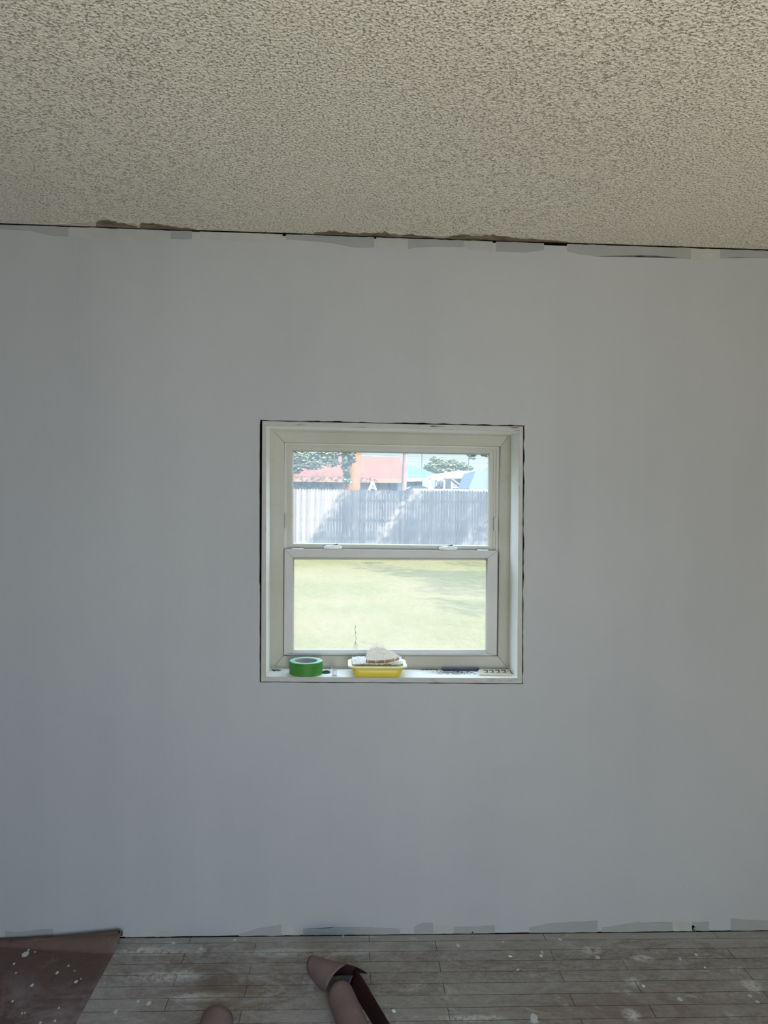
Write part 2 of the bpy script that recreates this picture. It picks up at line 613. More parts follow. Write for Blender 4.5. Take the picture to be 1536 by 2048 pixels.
# ceiling slab (slightly out of level as in the photograph)
bm = bmesh.new()
q = [Vector((XL - 0.1, BACK - 0.1, ceil_z(XL - 0.1))), Vector((XR + 0.1, BACK - 0.1, ceil_z(XR + 0.1))),
     Vector((XR + 0.1, -0.003, ceil_z(XR + 0.1))), Vector((XL - 0.1, -0.003, ceil_z(XL - 0.1)))]
prism(bm, q, (0, 0, 0.12))
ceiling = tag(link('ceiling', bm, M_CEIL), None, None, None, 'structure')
bm = bmesh.new()
q = [Vector((XL - 0.1, BACK - 0.1, floor_z(XL - 0.1))), Vector((XR + 0.1, BACK - 0.1, floor_z(XR + 0.1))),
     Vector((XR + 0.1, -0.003, floor_z(XR + 0.1))), Vector((XL - 0.1, -0.003, floor_z(XL - 0.1)))]
prism(bm, q, (0, 0, -0.12))
for nm, fz_, dz in (('wall_top_gap_filler', ceil_z, 0.12), ('wall_bottom_gap_filler', floor_z, -0.12)):  # dark filler slabs added so the ceiling and floor gaps look shaded
    b2 = bmesh.new()
    off = 0.001 if dz > 0 else -0.006
    q = [Vector((XL - 0.1, -0.0028, fz_(XL - 0.1) + off)), Vector((XR + 0.1, -0.0028, fz_(XR + 0.1) + off)),
         Vector((XR + 0.1, 0.144, fz_(XR + 0.1) + off)), Vector((XL - 0.1, 0.144, fz_(XL - 0.1) + off))]
    prism(b2, q, (0, 0, dz))
    tag(link(nm, b2, M_DARK), None, None, None, 'structure')
floor = tag(link('floor', bm, M_FLOOR), None, None, None, 'structure')
for nm, x0, x1 in (('wall_left', XL - 0.12, XL), ('wall_right', XR, XR + 0.12)):
    bm = bmesh.new()
    box(bm, (x0, BACK, -0.1), (x1, 0.2, 2.6))
    tag(link(nm, bm, M_SIDE), None, None, None, 'structure')
# the wall behind the camera with an assumed, unseen glass door opening
dx0, dx1, dz1 = -0.45, 1.40, 2.05
bm = bmesh.new()
for (x0, x1, z0, z1) in ((XL - 0.1, dx0, -0.1, 2.6), (dx1, XR + 0.1, -0.1, 2.6), (dx0, dx1, dz1, 2.6)):
    box(bm, (x0, BACK - 0.1, z0), (x1, BACK, z1))
tag(link('wall_back', bm, M_SIDE), None, None, None, 'structure')
bm = bmesh.new()
for (x0, x1, z0, z1) in ((dx0, dx0 + 0.06, 0.0, dz1), (dx1 - 0.06, dx1, 0.0, dz1), (dx0, dx1, dz1 - 0.06, dz1),
                         (dx0, dx1, 0.0, 0.06), ((dx0 + dx1) / 2 - 0.04, (dx0 + dx1) / 2 + 0.04, 0.0, dz1)):
    box(bm, (x0, BACK - 0.08, z0), (x1, BACK - 0.02, z1))
d1 = tag(link('assumed_door_1', bm, M_WHITEPL), None, None, None, 'structure')  # assumed door out of view, placed around the added area lights
bm = bmesh.new()
box(bm, (dx0 + 0.06, BACK - 0.055, 0.06), (dx1 - 0.06, BACK - 0.05, dz1 - 0.06))
link('glass_pane', bm, M_GLASS2, d1)

# unpainted patches left along the ceiling and floor lines (part of the wall)


def patch(name, pts, Y, thick, m, parent, wob=0.0):
    bm = bmesh.new()
    q = []
    n = len(pts)
    for i in range(n):
        a, b = pts[i], pts[(i + 1) % n]
        L = math.hypot(b[0] - a[0], b[1] - a[1])
        k = max(1, int(L / 9))
        for s in range(k):
            t_ = s / k
            x, y = lerp(a[0], b[0], t_), lerp(a[1], b[1], t_)
            if s and wob:
                x += wob * noise.noise(Vector((x * 0.11, y * 0.13, 3)))
                y += wob * noise.noise(Vector((x * 0.09, y * 0.12, 8)))
            q.append(P(x, y, Y))
    prism(bm, q, (0, thick, 0))
    bmesh.ops.triangulate(bm, faces=[f for f in bm.faces if len(f.verts) > 4])
    return link(name, bm, m, parent)


def ytop(x):
    return 447 + 52.5 * x / 1536 + 2.2


def ybot(x):
    return 1878 - 16.5 * x / 1536 - 1.8


def topband(xs, lows, m):
    pts = [(x, ytop(x)) for x in (xs[0], xs[-1])] + [(x, ytop(x) + l) for x, l in list(zip(xs, lows))[::-1]]
    patch('unpainted_patch', pts, -0.0004, 0.0006, m, wall, 1.6)


topband([-30, 60, 100, 136], [9, 10, 18, 20], M_PATCH)
topband([139, 200, 260, 330], [18, 20, 22, 21], M_PATCH2)
topband([341, 384], [17, 16], M_PATCH)
topband([400, 440, 500, 565], [14, 16, 17, 14], M_PATCH2)
topband([572, 620, 665, 715, 748], [10, 11, 14, 22, 20], M_PATCH)
topband([752, 780, 816], [20, 18, 19], M_PATCH2)
topband([816, 850, 880, 928], [21, 15, 14, 13], M_PATCH)
topband([928, 950, 985], [13, 20, 22], M_PATCH2)
topband([992, 1050, 1088], [20, 20, 14], M_PATCH)
topband([1134, 1160, 1205, 1260, 1310, 1382], [14, 20, 23, 19, 17, 22], M_PATCH)
topband([1384, 1436], [23, 20], M_PATCH2)
topband([1440, 1500, 1580], [18, 14, 14], M_PATCH)


def botband(xs, highs, m):
    pts = [(x, ybot(x) + 1) for x in (xs[0], xs[-1])] + [(x, ybot(x) - h_) for x, h_ in list(zip(xs, highs))[::-1]]
    patch('unpainted_patch', pts, -0.0004, 0.0006, m, wall, 1.4)


botband([10, 40, 80, 107], [14, 12, 17, 17], M_PATCH)
botband([250, 300, 342], [8, 11, 12], M_PATCH2)
botband([478, 515, 540, 563], [3, 14, 18, 22], M_PATCH)
botband([564, 585, 600], [20, 18, 19], M_PATCH2)
botband([606, 640, 680, 740, 800], [12, 11, 15, 14, 10], M_PATCH)
botband([828, 845, 866], [13, 22, 21], M_PATCH)
botband([866, 890, 907], [15, 14, 14], M_PATCH2)
botband([908, 950, 990], [13, 13, 15], M_PATCH)
botband([1058, 1095, 1140, 1195], [10, 17, 20, 22], M_PATCH)
botband([1204, 1240, 1275, 1345], [8, 13, 18, 17], M_PATCH)
botband([1347, 1370, 1392], [17, 18, 8], M_PATCH2)
botband([1384, 1418], [17, 18], M_PATCH)
botband([1462, 1500, 1560], [24, 20, 18], M_PATCH)

# vertical taped seam at the left, and a nail hole by the floor
bm = bmesh.new()
pts = []
for i in range(30):
    y = 458 + i * 9
    x = 157 + 2.2 * noise.noise(Vector((i * 0.5, 0, 4))) + (4 if i < 6 else 0) * (1 - i / 6)
    pts.append(P(x, y, -0.0002))
tube(bm, pts, 0.0007, 5)
link('drywall_seam', bm, M_WALL, wall)
bm = bmesh.new()
p = P(945, 1864.5, 0)
tube(bm, [p + Vector((0, -0.0011, 0)), p + Vector((0, 0.004, 0))], 0.0028, 12)
link('nail_hole', bm, M_DARK, wall)

# torn drywall paper along the ceiling edge
M_TORN = mat('torn_brown_paper', (0.27, 0.22, 0.165), 0.95, 0.1, 55, 0.5, bump=0.002, bump_scale=70, stretch=(0.4, 1, 1))
M_TORN2 = mat('torn_pale_paper', (0.60, 0.57, 0.48), 0.95, 0.1, 55, 0.25, bump=0.002, bump_scale=70, stretch=(0.4, 1, 1))


def ceil_patch(top_pts, m, thick=0.002):
    """outline above the ceiling line given in pixels, laid on the ceiling plane"""
    pts = [(x, y) for x, y in top_pts]
    x0, x1 = top_pts[0][0], top_pts[-1][0]
    k = max(2, int((x1 - x0) / 10))
    pts += [(lerp(x1, x0, s / k), ytop(lerp(x1, x0, s / k)) - 3.2) for s in range(k + 1)]
    bm = bmesh.new()
    q = []
    nrm = Vector((-(crr.z - cl.z), 0, (crr.x - cl.x))).normalized()
    for i, (x, y) in enumerate(pts):
        r = ray(x, y)
        tt = nrm.dot(Vector((cl.x, 0, cl.z)) - EYE) / nrm.dot(r)
        pt = EYE + r * tt
        pt.y = min(pt.y, -0.0015)
        q.append(pt)
    prism(bm, q, (0, 0, -thick))
    bmesh.ops.triangulate(bm, faces=[f for f in bm.faces if len(f.verts) > 4])
    link('torn_paper_patch', bm, m, ceiling)


def jag(x0, x1, hs, seed):
    out = []
    k = int((x1 - x0) / 6)
    for s in range(k + 1):
        t_ = s / k
        f_ = t_ * (len(hs) - 1)
        i = min(int(f_), len(hs) - 2)
        h_ = lerp(hs[i], hs[i + 1], f_ - i)
        x = lerp(x0, x1, t_)
        h_ = max(0.4, h_ * (1 + 0.45 * noise.noise(Vector((s * 0.8, seed, 0)))))
        out.append((x, ytop(x) - 3 - h_))
    return out


ceil_patch(jag(86, 400, [1, 4, 7, 16, 12, 7, 5, 4, 1], 1.5), M_TORN2, 0.0012)
ceil_patch(jag(192, 274, [8, 14, 10, 9, 3], 2.5), M_TORN)
ceil_patch(jag(280, 395, [9, 10, 6, 4, 1], 3.5), M_TORN, 0.0022)
ceil_patch(jag(628, 800, [3, 7, 6, 5, 7, 8, 3], 4.5), M_TORN)
ceil_patch(jag(690, 900, [6, 7, 9, 5, 6, 7], 4.9), M_TORN2, 0.0012)
ceil_patch(jag(800, 868, [3, 6, 5, 2], 5.5), M_TORN)
ceil_patch(jag(890, 1136, [3, 10, 6, 11, 9, 6, 5, 4, 2], 6.5), M_TORN)
ceil_patch(jag(940, 1010, [12, 12, 10], 7.5), M_TORN2, 0.0012)

# ------------------------------------------------------------------ window_1
win = empty('window_1', P(783, 1355, 0.07), None, None, None, 'structure')
DJ = 0.14     # depth of the jamb
bm = bmesh.new()
ring(bm, [(524.5, 842), (1046, 853), (1044, 1366.5), (522, 1363)], [(532, 851), (1038.5, 863), (1035, 1356.5), (532, 1354)],
     -0.001, -0.001, DJ, pieces=(0,))
link('jamb_board', bm, M_JAMB, win)
for pc in (1, 3):
    bm = bmesh.new()
    ring(bm, [(524.5, 842), (1046, 853), (1044, 1366.5), (522, 1363)], [(532, 851), (1038.5, 863), (1035, 1356.5), (532, 1354)],
         -0.001, -0.001, DJ, pieces=(pc,))
    link('jamb_board', bm, M_JAMBV, win)
bm = bmesh.new()
SILL_FRONT = [(522, 1363), (1044, 1366.5), (1035, 1356.5), (532, 1354)]
ring(bm, [(524.5, 842), (1046, 853), (1044, 1366.5), (522, 1363)], [(532, 851), (1038.5, 863), (1035, 1356.5), (532, 1354)],
     -0.001, -0.001, DJ, pieces=(2,))
link('sill_board', bm, M_SILL, win)


def sill_z(x):
    a, b = P(532, 1354, -0.001), P(1035, 1356.5, -0.001)
    return a.z + (b.z - a.z) * (x - a.x) / (b.x - a.x)


def inset(loop, d):
    (a, b), (c_, d_), (e, f), (g, h_) = loop
    return [(a + d, b + d), (c_ - d, d_ + d), (e - d, f - d), (g + d, h_ - d)]


# vinyl frame: outer lip and bevelled face
AO = [(539, 857), (1025, 867), (1021.5, 1341.5), (539, 1338.5)]
A1 = [(549, 864), (1016.5, 873), (1013, 1334), (549, 1332)]
AI = [(568, 884.5), (1001.5, 892.5), (996, 1312.5), (566.5, 1311.5)]
bm = bmesh.new()
ring(bm, AO, A1, DJ, DJ - 0.006, 0.2)
ring(bm, A1, AI, DJ - 0.004, DJ + 0.010, 0.2)
fr_o = link('frame', bm, M_VINYL, win)
# mitre joints
bm = bmesh.new()
for a, b in zip(A1, AI):
    p0, p1 = P(*a, DJ - 0.0046), P(*b, DJ + 0.0094)
    tube(bm, [p0, p1], 0.0006, 5)
link('mitre_joint', bm, M_MITRE, win)
# inner stop ring (balance channels)
BO = [(567, 883), (1003, 891), (998, 1314), (565, 1313)]
BI = [(573.5, 889.5), (993, 897), (990, 1309), (573, 1308)]
BI2 = [(577.5, 893.5), (987, 900.5), (985, 1309), (577, 1308)]
bm = bmesh.new()
ring(bm, BO, BI, 0.176, 0.178, 0.2)
ring(bm, BI, BI2, 0.184, 0.184, 0.2)
link('balance_channel', bm, M_VINYL, win)
for (x, y0, y1) in ((571.5, 1026, 1056), (989.5, 1034, 1062)):
    bm = bmesh.new()
    a, b = P(x - 1.8, y1, 0.177), P(x + 1.8, y0, 0.177)
    box(bm, (a.x, 0.170, a.z), (b.x, 0.177, b.z), 0.001)
    for yy in (y0 + 3, y1 - 3):
        c_ = P(x, yy, 0.17)
        tube(bm, [c_, c_ + Vector((0, -0.003, 0))], 0.002, 8)
    link('balance_clip', bm, M_VINYL, win)

# upper sash
UO = [(576, 892), (988.5, 899), (988, 1121), (576, 1119)]
U1 = [(584, 900), (979, 907), (979, 1092.5), (584, 1087.5)]
UI = [(586.5, 902.5), (977, 909.5), (976.5, 1091), (586.5, 1086)]
bm = bmesh.new()
ring(bm, UO, U1, 0.187, 0.187, 0.214)
ring(bm, U1, UI, 0.189, 0.200, 0.214)
us = link('upper_sash', bm, M_VINYL, win)
bm = bmesh.new()
vv = [bm.verts.new(P(x, y, 0.204)) for x, y in inset(UI, -2)]
bm.faces.new(vv)
link('glass_pane', bm, M_GLASS, us)

# lower sash
LO = [(569, 1098.5), (995, 1102), (993, 1311), (568, 1310)]
L1 = [(585.5, 1114.5), (975.5, 1116), (973.5, 1306.5), (585, 1306)]
LI = [(588, 1116), (973, 1117.5), (971.5, 1299.5), (587.5, 1299.5)]
bm = bmesh.new()
ring(bm, LO, L1, 0.148, 0.148, 0.175)
ring(bm, L1, LI, 0.149, 0.162, 0.175)
ls = link('lower_sash', bm, M_SASH, win)
bm = bmesh.new()
for a, b in zip(LO, L1):
    tube(bm, [P(*a, 0.1479), P(*b, 0.1479)], 0.0005, 5)
link('mitre_joint', bm, M_MITRE, ls)
bm = bmesh.new()
vv = [bm.verts.new(P(x, y, 0.168)) for x, y in inset(LI, -2)]
bm.faces.new(vv)
link('glass_pane', bm, M_GLASS2, ls)
# locks and tilt latches on top of the meeting rail
for (x0, x1, yb) in ((647, 684, 1098.8), (878, 915.5, 1100.6)):
    a, b = P(x0, yb, 0.150), P(x1, yb, 0.150)
    c_ = (a + b) / 2
    bm = bmesh.new()
    rx = (b.x - a.x) / 2
    box(bm, (a.x + 0.003, 0.150, a.z), (b.x - 0.003, 0.172, a.z + 0.006), 0.002)
    seg = 24
    rings = []
    for (s, z) in ((1.0, 0.004), (1.0, 0.009), (0.9, 0.0125), (0.55, 0.0145)):
        rings.append([bm.verts.new((c_.x + rx * s * math.copysign(abs(math.cos(2 * math.pi * k / seg)) ** 0.6, math.cos(2 * math.pi * k / seg)),
                                    0.161 + 0.010 * s * math.sin(2 * math.pi * k / seg), a.z + z)) for k in range(seg)])
    for r0, r1 in zip(rings, rings[1:]):
        for k in range(seg):
            bm.faces.new((r0[k], r0[(k + 1) % seg], r1[(k + 1) % seg], r1[k]))
    bm.faces.new(rings[-1])
    bm.faces.new(rings[0][::-1])
    lk = link('sash_lock', bm, M_WHITEPL, ls, smooth=True)
    bm = bmesh.new()
    tube(bm, [Vector((c_.x - 0.002, 0.161, a.z + 0.0145)), Vector((c_.x + rx * 0.5, 0.166, a.z + 0.0185))], 0.0022, 8)
    link('lever', bm, M_MITRE, lk)
for (x0, x1, yb) in ((583, 607, 1098.6), (955, 977, 1101.4)):
    a, b = P(x0, yb, 0.150), P(x1, yb, 0.150)
    bm = bmesh.new()
    box(bm, (a.x, 0.151, a.z), (b.x, 0.166, a.z + 0.0035), 0.0012)
    link('tilt_latch', bm, M_WHITEPL, ls)

# ------------------------------------------------------------------ things on the sill


def sill_pt(px, Y, dz=0.0):
    """point on the sill board under pixel column px at depth Y"""
    x = P(px, 1345, Y).x
    return Vector((x, Y, sill_z(x) + dz))


# green masking tape
M_TAPE = mat('green_masking_tape', (0.045, 0.20, 0.028), 0.55, 0.3, 60, 0.12, stretch=(1, 1, 3))
M_TAPETOP = mat('tape_side_layers', (0.30, 0.60, 0.44), 0.7, 0.2, 90, 0.12)
M_CORE = mat('cardboard_core', (0.42, 0.40, 0.44), 0.8, 0.2, 40, 0.15)
c_ = sill_pt(612, 0.060)
tp = empty('masking_tape_roll', c_, 'roll of green masking tape lying flat at the left end of the window sill', 'tape')
bm = bmesh.new()
R_, r_, H_ = 0.0588, 0.0425, 0.046
lathe(bm, c_, [(R_, 0.001), (R_, H_ - 0.001), (R_ - 0.001, H_), (r_, H_), (r_, 0.0), (R_ - 0.001, 0.0)], 96)
for f in bm.faces:
    n_ = f.calc_center_median()
    if abs(n_.z - (c_.z + H_)) < 0.0008:
        f.material_index = 1
link('tape_winding', bm, M_TAPE, tp, mats=[M_TAPE, M_TAPETOP])
bm = bmesh.new()
lathe(bm, c_, [(r_ - 0.0003, 0.0005), (r_ - 0.0003, H_ - 0.0005), (r_ - 0.003, H_ - 0.0005), (r_ - 0.003, 0.0005)], 72)
link('cardboard_core', bm, M_CORE, tp)
bm = bmesh.new()   # the loose end of the tape, a slanted tab
pp = []
for i in range(9):
    an = math.radians(-62 + i * 1.2)
    for z in (0.003, H_ - 0.004):
        a2 = an - (0.20 * (z / H_))
        pp.append((a2, z))
lo_, hi_ = [], []
for i in range(9):
    a2 = math.radians(-36 - i * 2.2)
    lo_.append(bm.verts.new(c_ + Vector((math.cos(a2 + 0.0) * (R_ + 0.0005), math.sin(a2) * (R_ + 0.0005), 0.002))))
    a3 = a2 - 0.35
    hi_.append(bm.verts.new(c_ + Vector((math.cos(a3) * (R_ + 0.0005), math.sin(a3) * (R_ + 0.0005), H_ - 0.004))))
for i in range(8):
    bm.faces.new((lo_[i], lo_[i + 1], hi_[i + 1], hi_[i]))
link('loose_tape_end', bm, mat('tape_edge', (0.07, 0.27, 0.045), 0.5, 0.3, 50, 0.1), tp)

# dark rubber ring
c_ = sill_pt(652.5, 0.068)
bm = bmesh.new()
lathe(bm, c_, [(0.0150, 0.001), (0.0150, 0.0045), (0.0135, 0.006), (0.0118, 0.0045), (0.0118, 0.001), (0.0135, 0.0)], 40)
tag(link('rubber_ring', bm, mat('dark_rubber', (0.035, 0.05, 0.055), 0.5, 0.4, 60, 0.3), None, True),
    'small dark grey ring lying on the sill beside the green tape', 'ring')

# small white cap with a sliver of plastic
c_ = sill_pt(669, 0.030)
cap = empty('bottle_cap', c_, 'tiny white plastic cap standing open between green tape and yellow tub', 'cap')
bm = bmesh.new()
lathe(bm, c_, [(0.0090, 0.0), (0.0098, 0.015), (0.0102, 0.019), (0.0090, 0.019), (0.0080, 0.003), (0.001, 0.002), (0.001, 0.0)], 32)
link('cup', bm, M_WHITEPL, cap, True)
bm = bmesh.new()
a = c_ + Vector((-0.0085, 0.0, 0.012))
tube(bm, [a, a + Vector((-0.001, 0.0, 0.010)), a + Vector((-0.003, 0, 0.021))], [0.0012, 0.0009, 0.0003], 6)
link('sliver', bm, mat('pale_sliver', (0.75, 0.74, 0.66), 0.4, 0.4, 60, 0.1), cap)
bm = bmesh.new()
pts = [c_ + Vector((0.0 + 0.010 * math.cos(t_), 0.004, 0.026 + 0.006 * math.sin(t_))) for t_ in [math.pi * (0.9 + k * 0.12) for k in range(12)]]
tube(bm, pts, 0.0005, 5)
link('curl', bm, M_CORE, cap)


# yellow tub
def rrect(cx, cy, hx, hy, r, seg=6):
    out = []
    for (sx_, sy_, a0) in ((1, 1, 0), (-1, 1, 90), (-1, -1, 180), (1, -1, 270)):
        for k in range(seg + 1):
            an = math.radians(a0 + 90 * k / seg)
            out.append((cx + sx_ * (hx - r) + r * math.cos(an), cy + sy_ * (hy - r) + r * math.sin(an)))
    return out


def loft(bm, loops, close_first=True, close_last=True):
    rr = [[bm.verts.new(p) for p in lp] for lp in loops]
    n = len(rr[0])
    for a, b in zip(rr, rr[1:]):
        for k in range(n):
            bm.faces.new((a[k], a[(k + 1) % n], b[(k + 1) % n], b[k]))
    if close_first:
        bm.faces.new(rr[0][::-1])
    if close_last:
        bm.faces.new(rr[-1])


M_TUB = mat('yellow_plastic', (0.66, 0.52, 0.055), 0.4, 0.4, 12, 0.08)
M_RIM = mat('cream_translucent_rim', (0.82, 0.80, 0.58), 0.35, 0.5, 20, 0.06)
tw = (P(807, 1337, 0.0).x - P(702, 1337, 0.0).x) / 2
c_ = sill_pt(754, 0.058)
c_.y = 0.058
tub = empty('food_tub', c_, 'yellow plastic tub with pale rim in the middle of the window sill', 'container')
tub_h = 0.036


def tubloop(hx, hy, r, z):
    return [Vector((x, y, c_.z + z)) for x, y in rrect(c_.x, c_.y, hx, hy, r)]


bm = bmesh.new()
loft(bm, [tubloop(tw * 0.87, 0.052, 0.020, 0.0), tubloop(tw * 0.90, 0.055, 0.022, 0.003), tubloop(tw, 0.064, 0.024, tub_h),
          tubloop(tw - 0.002, 0.062, 0.023, tub_h), tubloop(tw * 0.88, 0.053, 0.02, 0.004)])
link('tub_body', bm, M_TUB, tub, True)
rw = (P(814.5, 1337, 0.0).x - P(694.5, 1337, 0.0).x) / 2 * 0.995
bm = bmesh.new()
loft(bm, [tubloop(tw - 0.002, 0.062, 0.023, tub_h + 0.0005), tubloop(rw, 0.069, 0.026, tub_h - 0.002), tubloop(rw, 0.069, 0.026, tub_h + 0.003),
          tubloop(rw - 0.005, 0.066, 0.024, tub_h + 0.005), tubloop(tw - 0.001, 0.062, 0.023, tub_h + 0.004)], False, False)
link('rim', bm, M_RIM, tub, True)
# crumpled clear film over the tub
M_FILM = bpy.data.materials.new('crinkled_clear_film')
M_FILM.use_nodes = True
n = M_FILM.node_tree
b = n.nodes['Principled BSDF']
b.inputs['Base Color'].default_value = (0.86, 0.87, 0.90, 1)
b.inputs['Roughness'].default_value = 0.12
b.inputs['Alpha'].default_value = 0.55
tt = n.nodes.new('ShaderNodeTexNoise')
tt.inputs['Scale'].default_value = 150
tt.inputs['Detail'].default_value = 3
tt.inputs['Distortion'].default_value = 2.0
g = n.nodes.new('ShaderNodeNewGeometry')
n.links.new(g.outputs['Position'], tt.inputs['Vector'])
bp = n.nodes.new('ShaderNodeBump')
bp.inputs['Distance'].default_value = 0.004
n.links.new(tt.outputs['Fac'], bp.inputs['Height'])
n.links.new(bp.outputs[0], b.inputs['Normal'])
rp = n.nodes.new('ShaderNodeMapRange')
rp.inputs['From Min'].default_value = 0.4
rp.inputs['From Max'].default_value = 0.6
rp.inputs['To Min'].default_value = 0.02
rp.inputs['To Max'].default_value = 0.32
n.links.new(tt.outputs['Fac'], rp.inputs[0])
n.links.new(rp.outputs[0], b.inputs['Alpha'])
M_LID = M_FILM.copy()
M_LID.name = 'crumpled_clear_lid'
for nd in M_LID.node_tree.nodes:
    if nd.type == 'MAP_RANGE':
        nd.inputs['To Min'].default_value = 0.55
        nd.inputs['To Max'].default_value = 1.0
    if nd.type == 'BSDF_PRINCIPLED':
        nd.inputs['Base Color'].default_value = (0.90, 0.91, 0.94, 1)

bm = bmesh.new()
NX, NY = 46, 22
grid = []
for j in range(NY + 1):
    row = []
    for i in range(NX + 1):
        u, v = i / NX * 2 - 1, j / NY * 2 - 1
        edge = max(abs(u) ** 6, abs(v) ** 6)
        z = tub_h + 0.007 + 0.006 * edge + 0.0045 * noise.noise(Vector((u * 6, v * 4, 1))) + 0.002 * noise.noise(Vector((u * 19, v * 12, 4)))
        row.append(bm.verts.new((c_.x + u * (tw - 0.002), c_.y + v * 0.062, c_.z + z)))
    grid.append(row)
for j in range(NY):
    for i in range(NX):
        bm.faces.new((grid[j][i], grid[j][i + 1], grid[j + 1][i + 1], grid[j + 1][i]))
link('clear_lid', bm, M_LID, tub)

# wrapped slice lying on the tub
M_CRUST = mat('brown_crust', (0.42, 0.20, 0.05), 0.7, 0.3, 60, 0.35)
M_CRUMB = mat('pale_crumb', (0.90, 0.84, 0.74), 0.85, 0.1, 90, 0.12, bump=0.0006, bump_scale=150)
Z0 = c_.z + tub_h + 0.016
YF = 0.036


def slpt(px, py, Y):
    return P(px, py, Y)


top_f = [(731, 1318), (733, 1308), (737, 1299), (743, 1294.5), (755, 1293.5), (768, 1295.5), (780, 1300), (790, 1306), (798, 1311),
         (799, 1313.5), (790, 1316), (770, 1319), (752, 1320), (736, 1319.5)]


def ydepth(py):      # the slice leans back: higher in the picture is further in
    return YF + (1320 - py) / 27 * 0.045


bread_c = Vector((P(765, 1320, YF).x, YF + 0.02, Z0))
bread = empty('bread_slice', bread_c, 'slice of pale bread with brown crust in crinkled clear wrap on the yellow tub', 'bread')
bm = bmesh.new()
topv = [P(x, y, ydepth(y)) for x, y in top_f]
dv = Vector((0, 0.003, -0.0135))
prism(bm, topv, dv)
bm.faces.ensure_lookup_table()
for i, f in enumerate(bm.faces):
    f.material_index = 0 if i == 0 else 1
bmesh.ops.bevel(bm, geom=list(bm.edges), offset=0.0016, segments=2, affect='EDGES')
link('slice', bm, M_CRUMB, bread, False, mats=[M_CRUMB, M_CRUST])
bm = bmesh.new()
cen = sum(topv, Vector()) / len(topv)
rings_ = []
for s, lift in ((1.06, -0.008), (1.07, 0.001), (0.95, 0.004), (0.6, 0.006), (0.25, 0.006)):
    rw_ = []
    for k, v in enumerate(topv):
        for sub in (0, 0.5):
            w_ = topv[k].lerp(topv[(k + 1) % len(topv)], sub)
            p = cen + (w_ - cen) * s
            j_ = noise.noise(p * 90) * 0.0035
            rw_.append(p + Vector((j_ * 0.5, -0.4 * (lift + j_), lift + j_)))
    rings_.append(rw_)
loft(bm, rings_, False, True)
# the twisted tail of the wrap, rising to the left
tail = [P(745, 1294, 0.072), P(756, 1286, 0.075), P(736, 1283.5, 0.07), P(722, 1282.5, 0.066), P(719, 1283.5, 0.066), P(732, 1288, 0.068)]
t2 = [bm.verts.new(p) for p in tail]
bm.faces.new(t2)
t3 = [bm.verts.new(p) for p in (P(756, 1286, 0.075), P(770, 1289, 0.078), P(781, 1296, 0.08), P(768, 1296, 0.082), P(745, 1294, 0.078))]
bm.faces.new(t3)
t4 = [bm.verts.new(p) for p in (P(719, 1283.2, 0.064), P(737, 1285, 0.064), P(765, 1290, 0.07), P(775, 1297, 0.076), P(750, 1296, 0.072), P(738, 1290, 0.066))]
bm.faces.new(t4)
link('clear_wrap', bm, M_FILM, bread)

# frayed string hanging against the pane
M_STR = mat('grey_thread', (0.12, 0.09, 0.10), 0.8, 0.2, 200, 0.4)
Yg = 0.146
p0 = P(711, 1308, Yg)
stg = empty('frayed_string', p0, 'short frayed thread hanging against the lower pane left of the bread', 'string')
bm = bmesh.new()
pts = [P(x, y, Yg) for x, y in ((709.5, 1249), (711, 1254), (709.5, 1259), (711.5, 1265), (710.5, 1271), (713, 1276), (711, 1281), (711, 1286))]
tube(bm, pts, [0.0004, 0.0012, 0.0006, 0.0011, 0.0004, 0.0009, 0.0004, 0.0014], 6)
link('thread', bm, M_STR, stg)
bm = bmesh.new()
top_ = P(711, 1284, Yg)
for k in range(11):
    u = (k - 5) / 5
    e_ = P(711 + u * 5 + 0.5 * math.sin(k * 3), 1307 - abs(u) * 3, Yg - 0.002 + 0.002 * math.sin(k * 2))
    m_ = P(711 + u * 4.6, 1292, Yg)
    tube(bm, [top_, m_, e_], [0.0007, 0.00035, 0.0002], 5)
link('tassel', bm, mat('pale_fibres', (0.72, 0.70, 0.68), 0.6, 0.3, 200, 0.2), stg)

# dark blue stick lying along the frame
a, b = sill_pt(883, 0.118, 0.0045), sill_pt(958, 0.112, 0.006)
bm = bmesh.new()
d_ = (b - a)
hs = [(0.0, 0.0035, 0.006), (0.06, 0.0045, 0.008), (0.5, 0.0046, 0.0085), (0.94, 0.005, 0.009), (1.0, 0.004, 0.007)]
loops = []
for s, hz, hy in hs:
    c0 = a + d_ * s + Vector((0, 0, 0.001))
    loops.append([c0 + Vector((0, hy * math.cos(k * math.pi / 6), hz * math.sin(k * math.pi / 6))) for k in range(12)])
loft(bm, loops)
tag(link('paint_stick', bm, mat('dark_blue_plastic', (0.045, 0.055, 0.115), 0.45, 0.4, 40, 0.3), None, True),
    'dark blue slim stick lying along the back of the sill at right', 'stick')

# ivory switch plate
M_IVORY = mat('ivory_plastic', (0.66, 0.62, 0.50), 0.4, 0.4, 30, 0.1)
q = []
for px, Y in ((958, 0.036), (1023, 0.036), (1018, 0.122), (955, 0.122)):
    q.append(sill_pt(px, Y, 0.0003))
pl_c = sum(q, Vector()) / 4
plate = empty('switch_plate', pl_c, 'ivory plastic wall plate with slotted openings lying at right end of the sill', 'switch plate')
bm = bmesh.new()
prism(bm, q, (0, 0, 0.0052))
bmesh.ops.bevel(bm, geom=list(bm.edges), offset=0.0016, segments=2, affect='EDGES')
link('cover', bm, M_IVORY, plate)
ux, uy = (q[1] - q[0]), (q[3] - q[0])


def on_plate(u, v, z):
    return q[0] + ux * u + uy * v + Vector((0, 0, z))


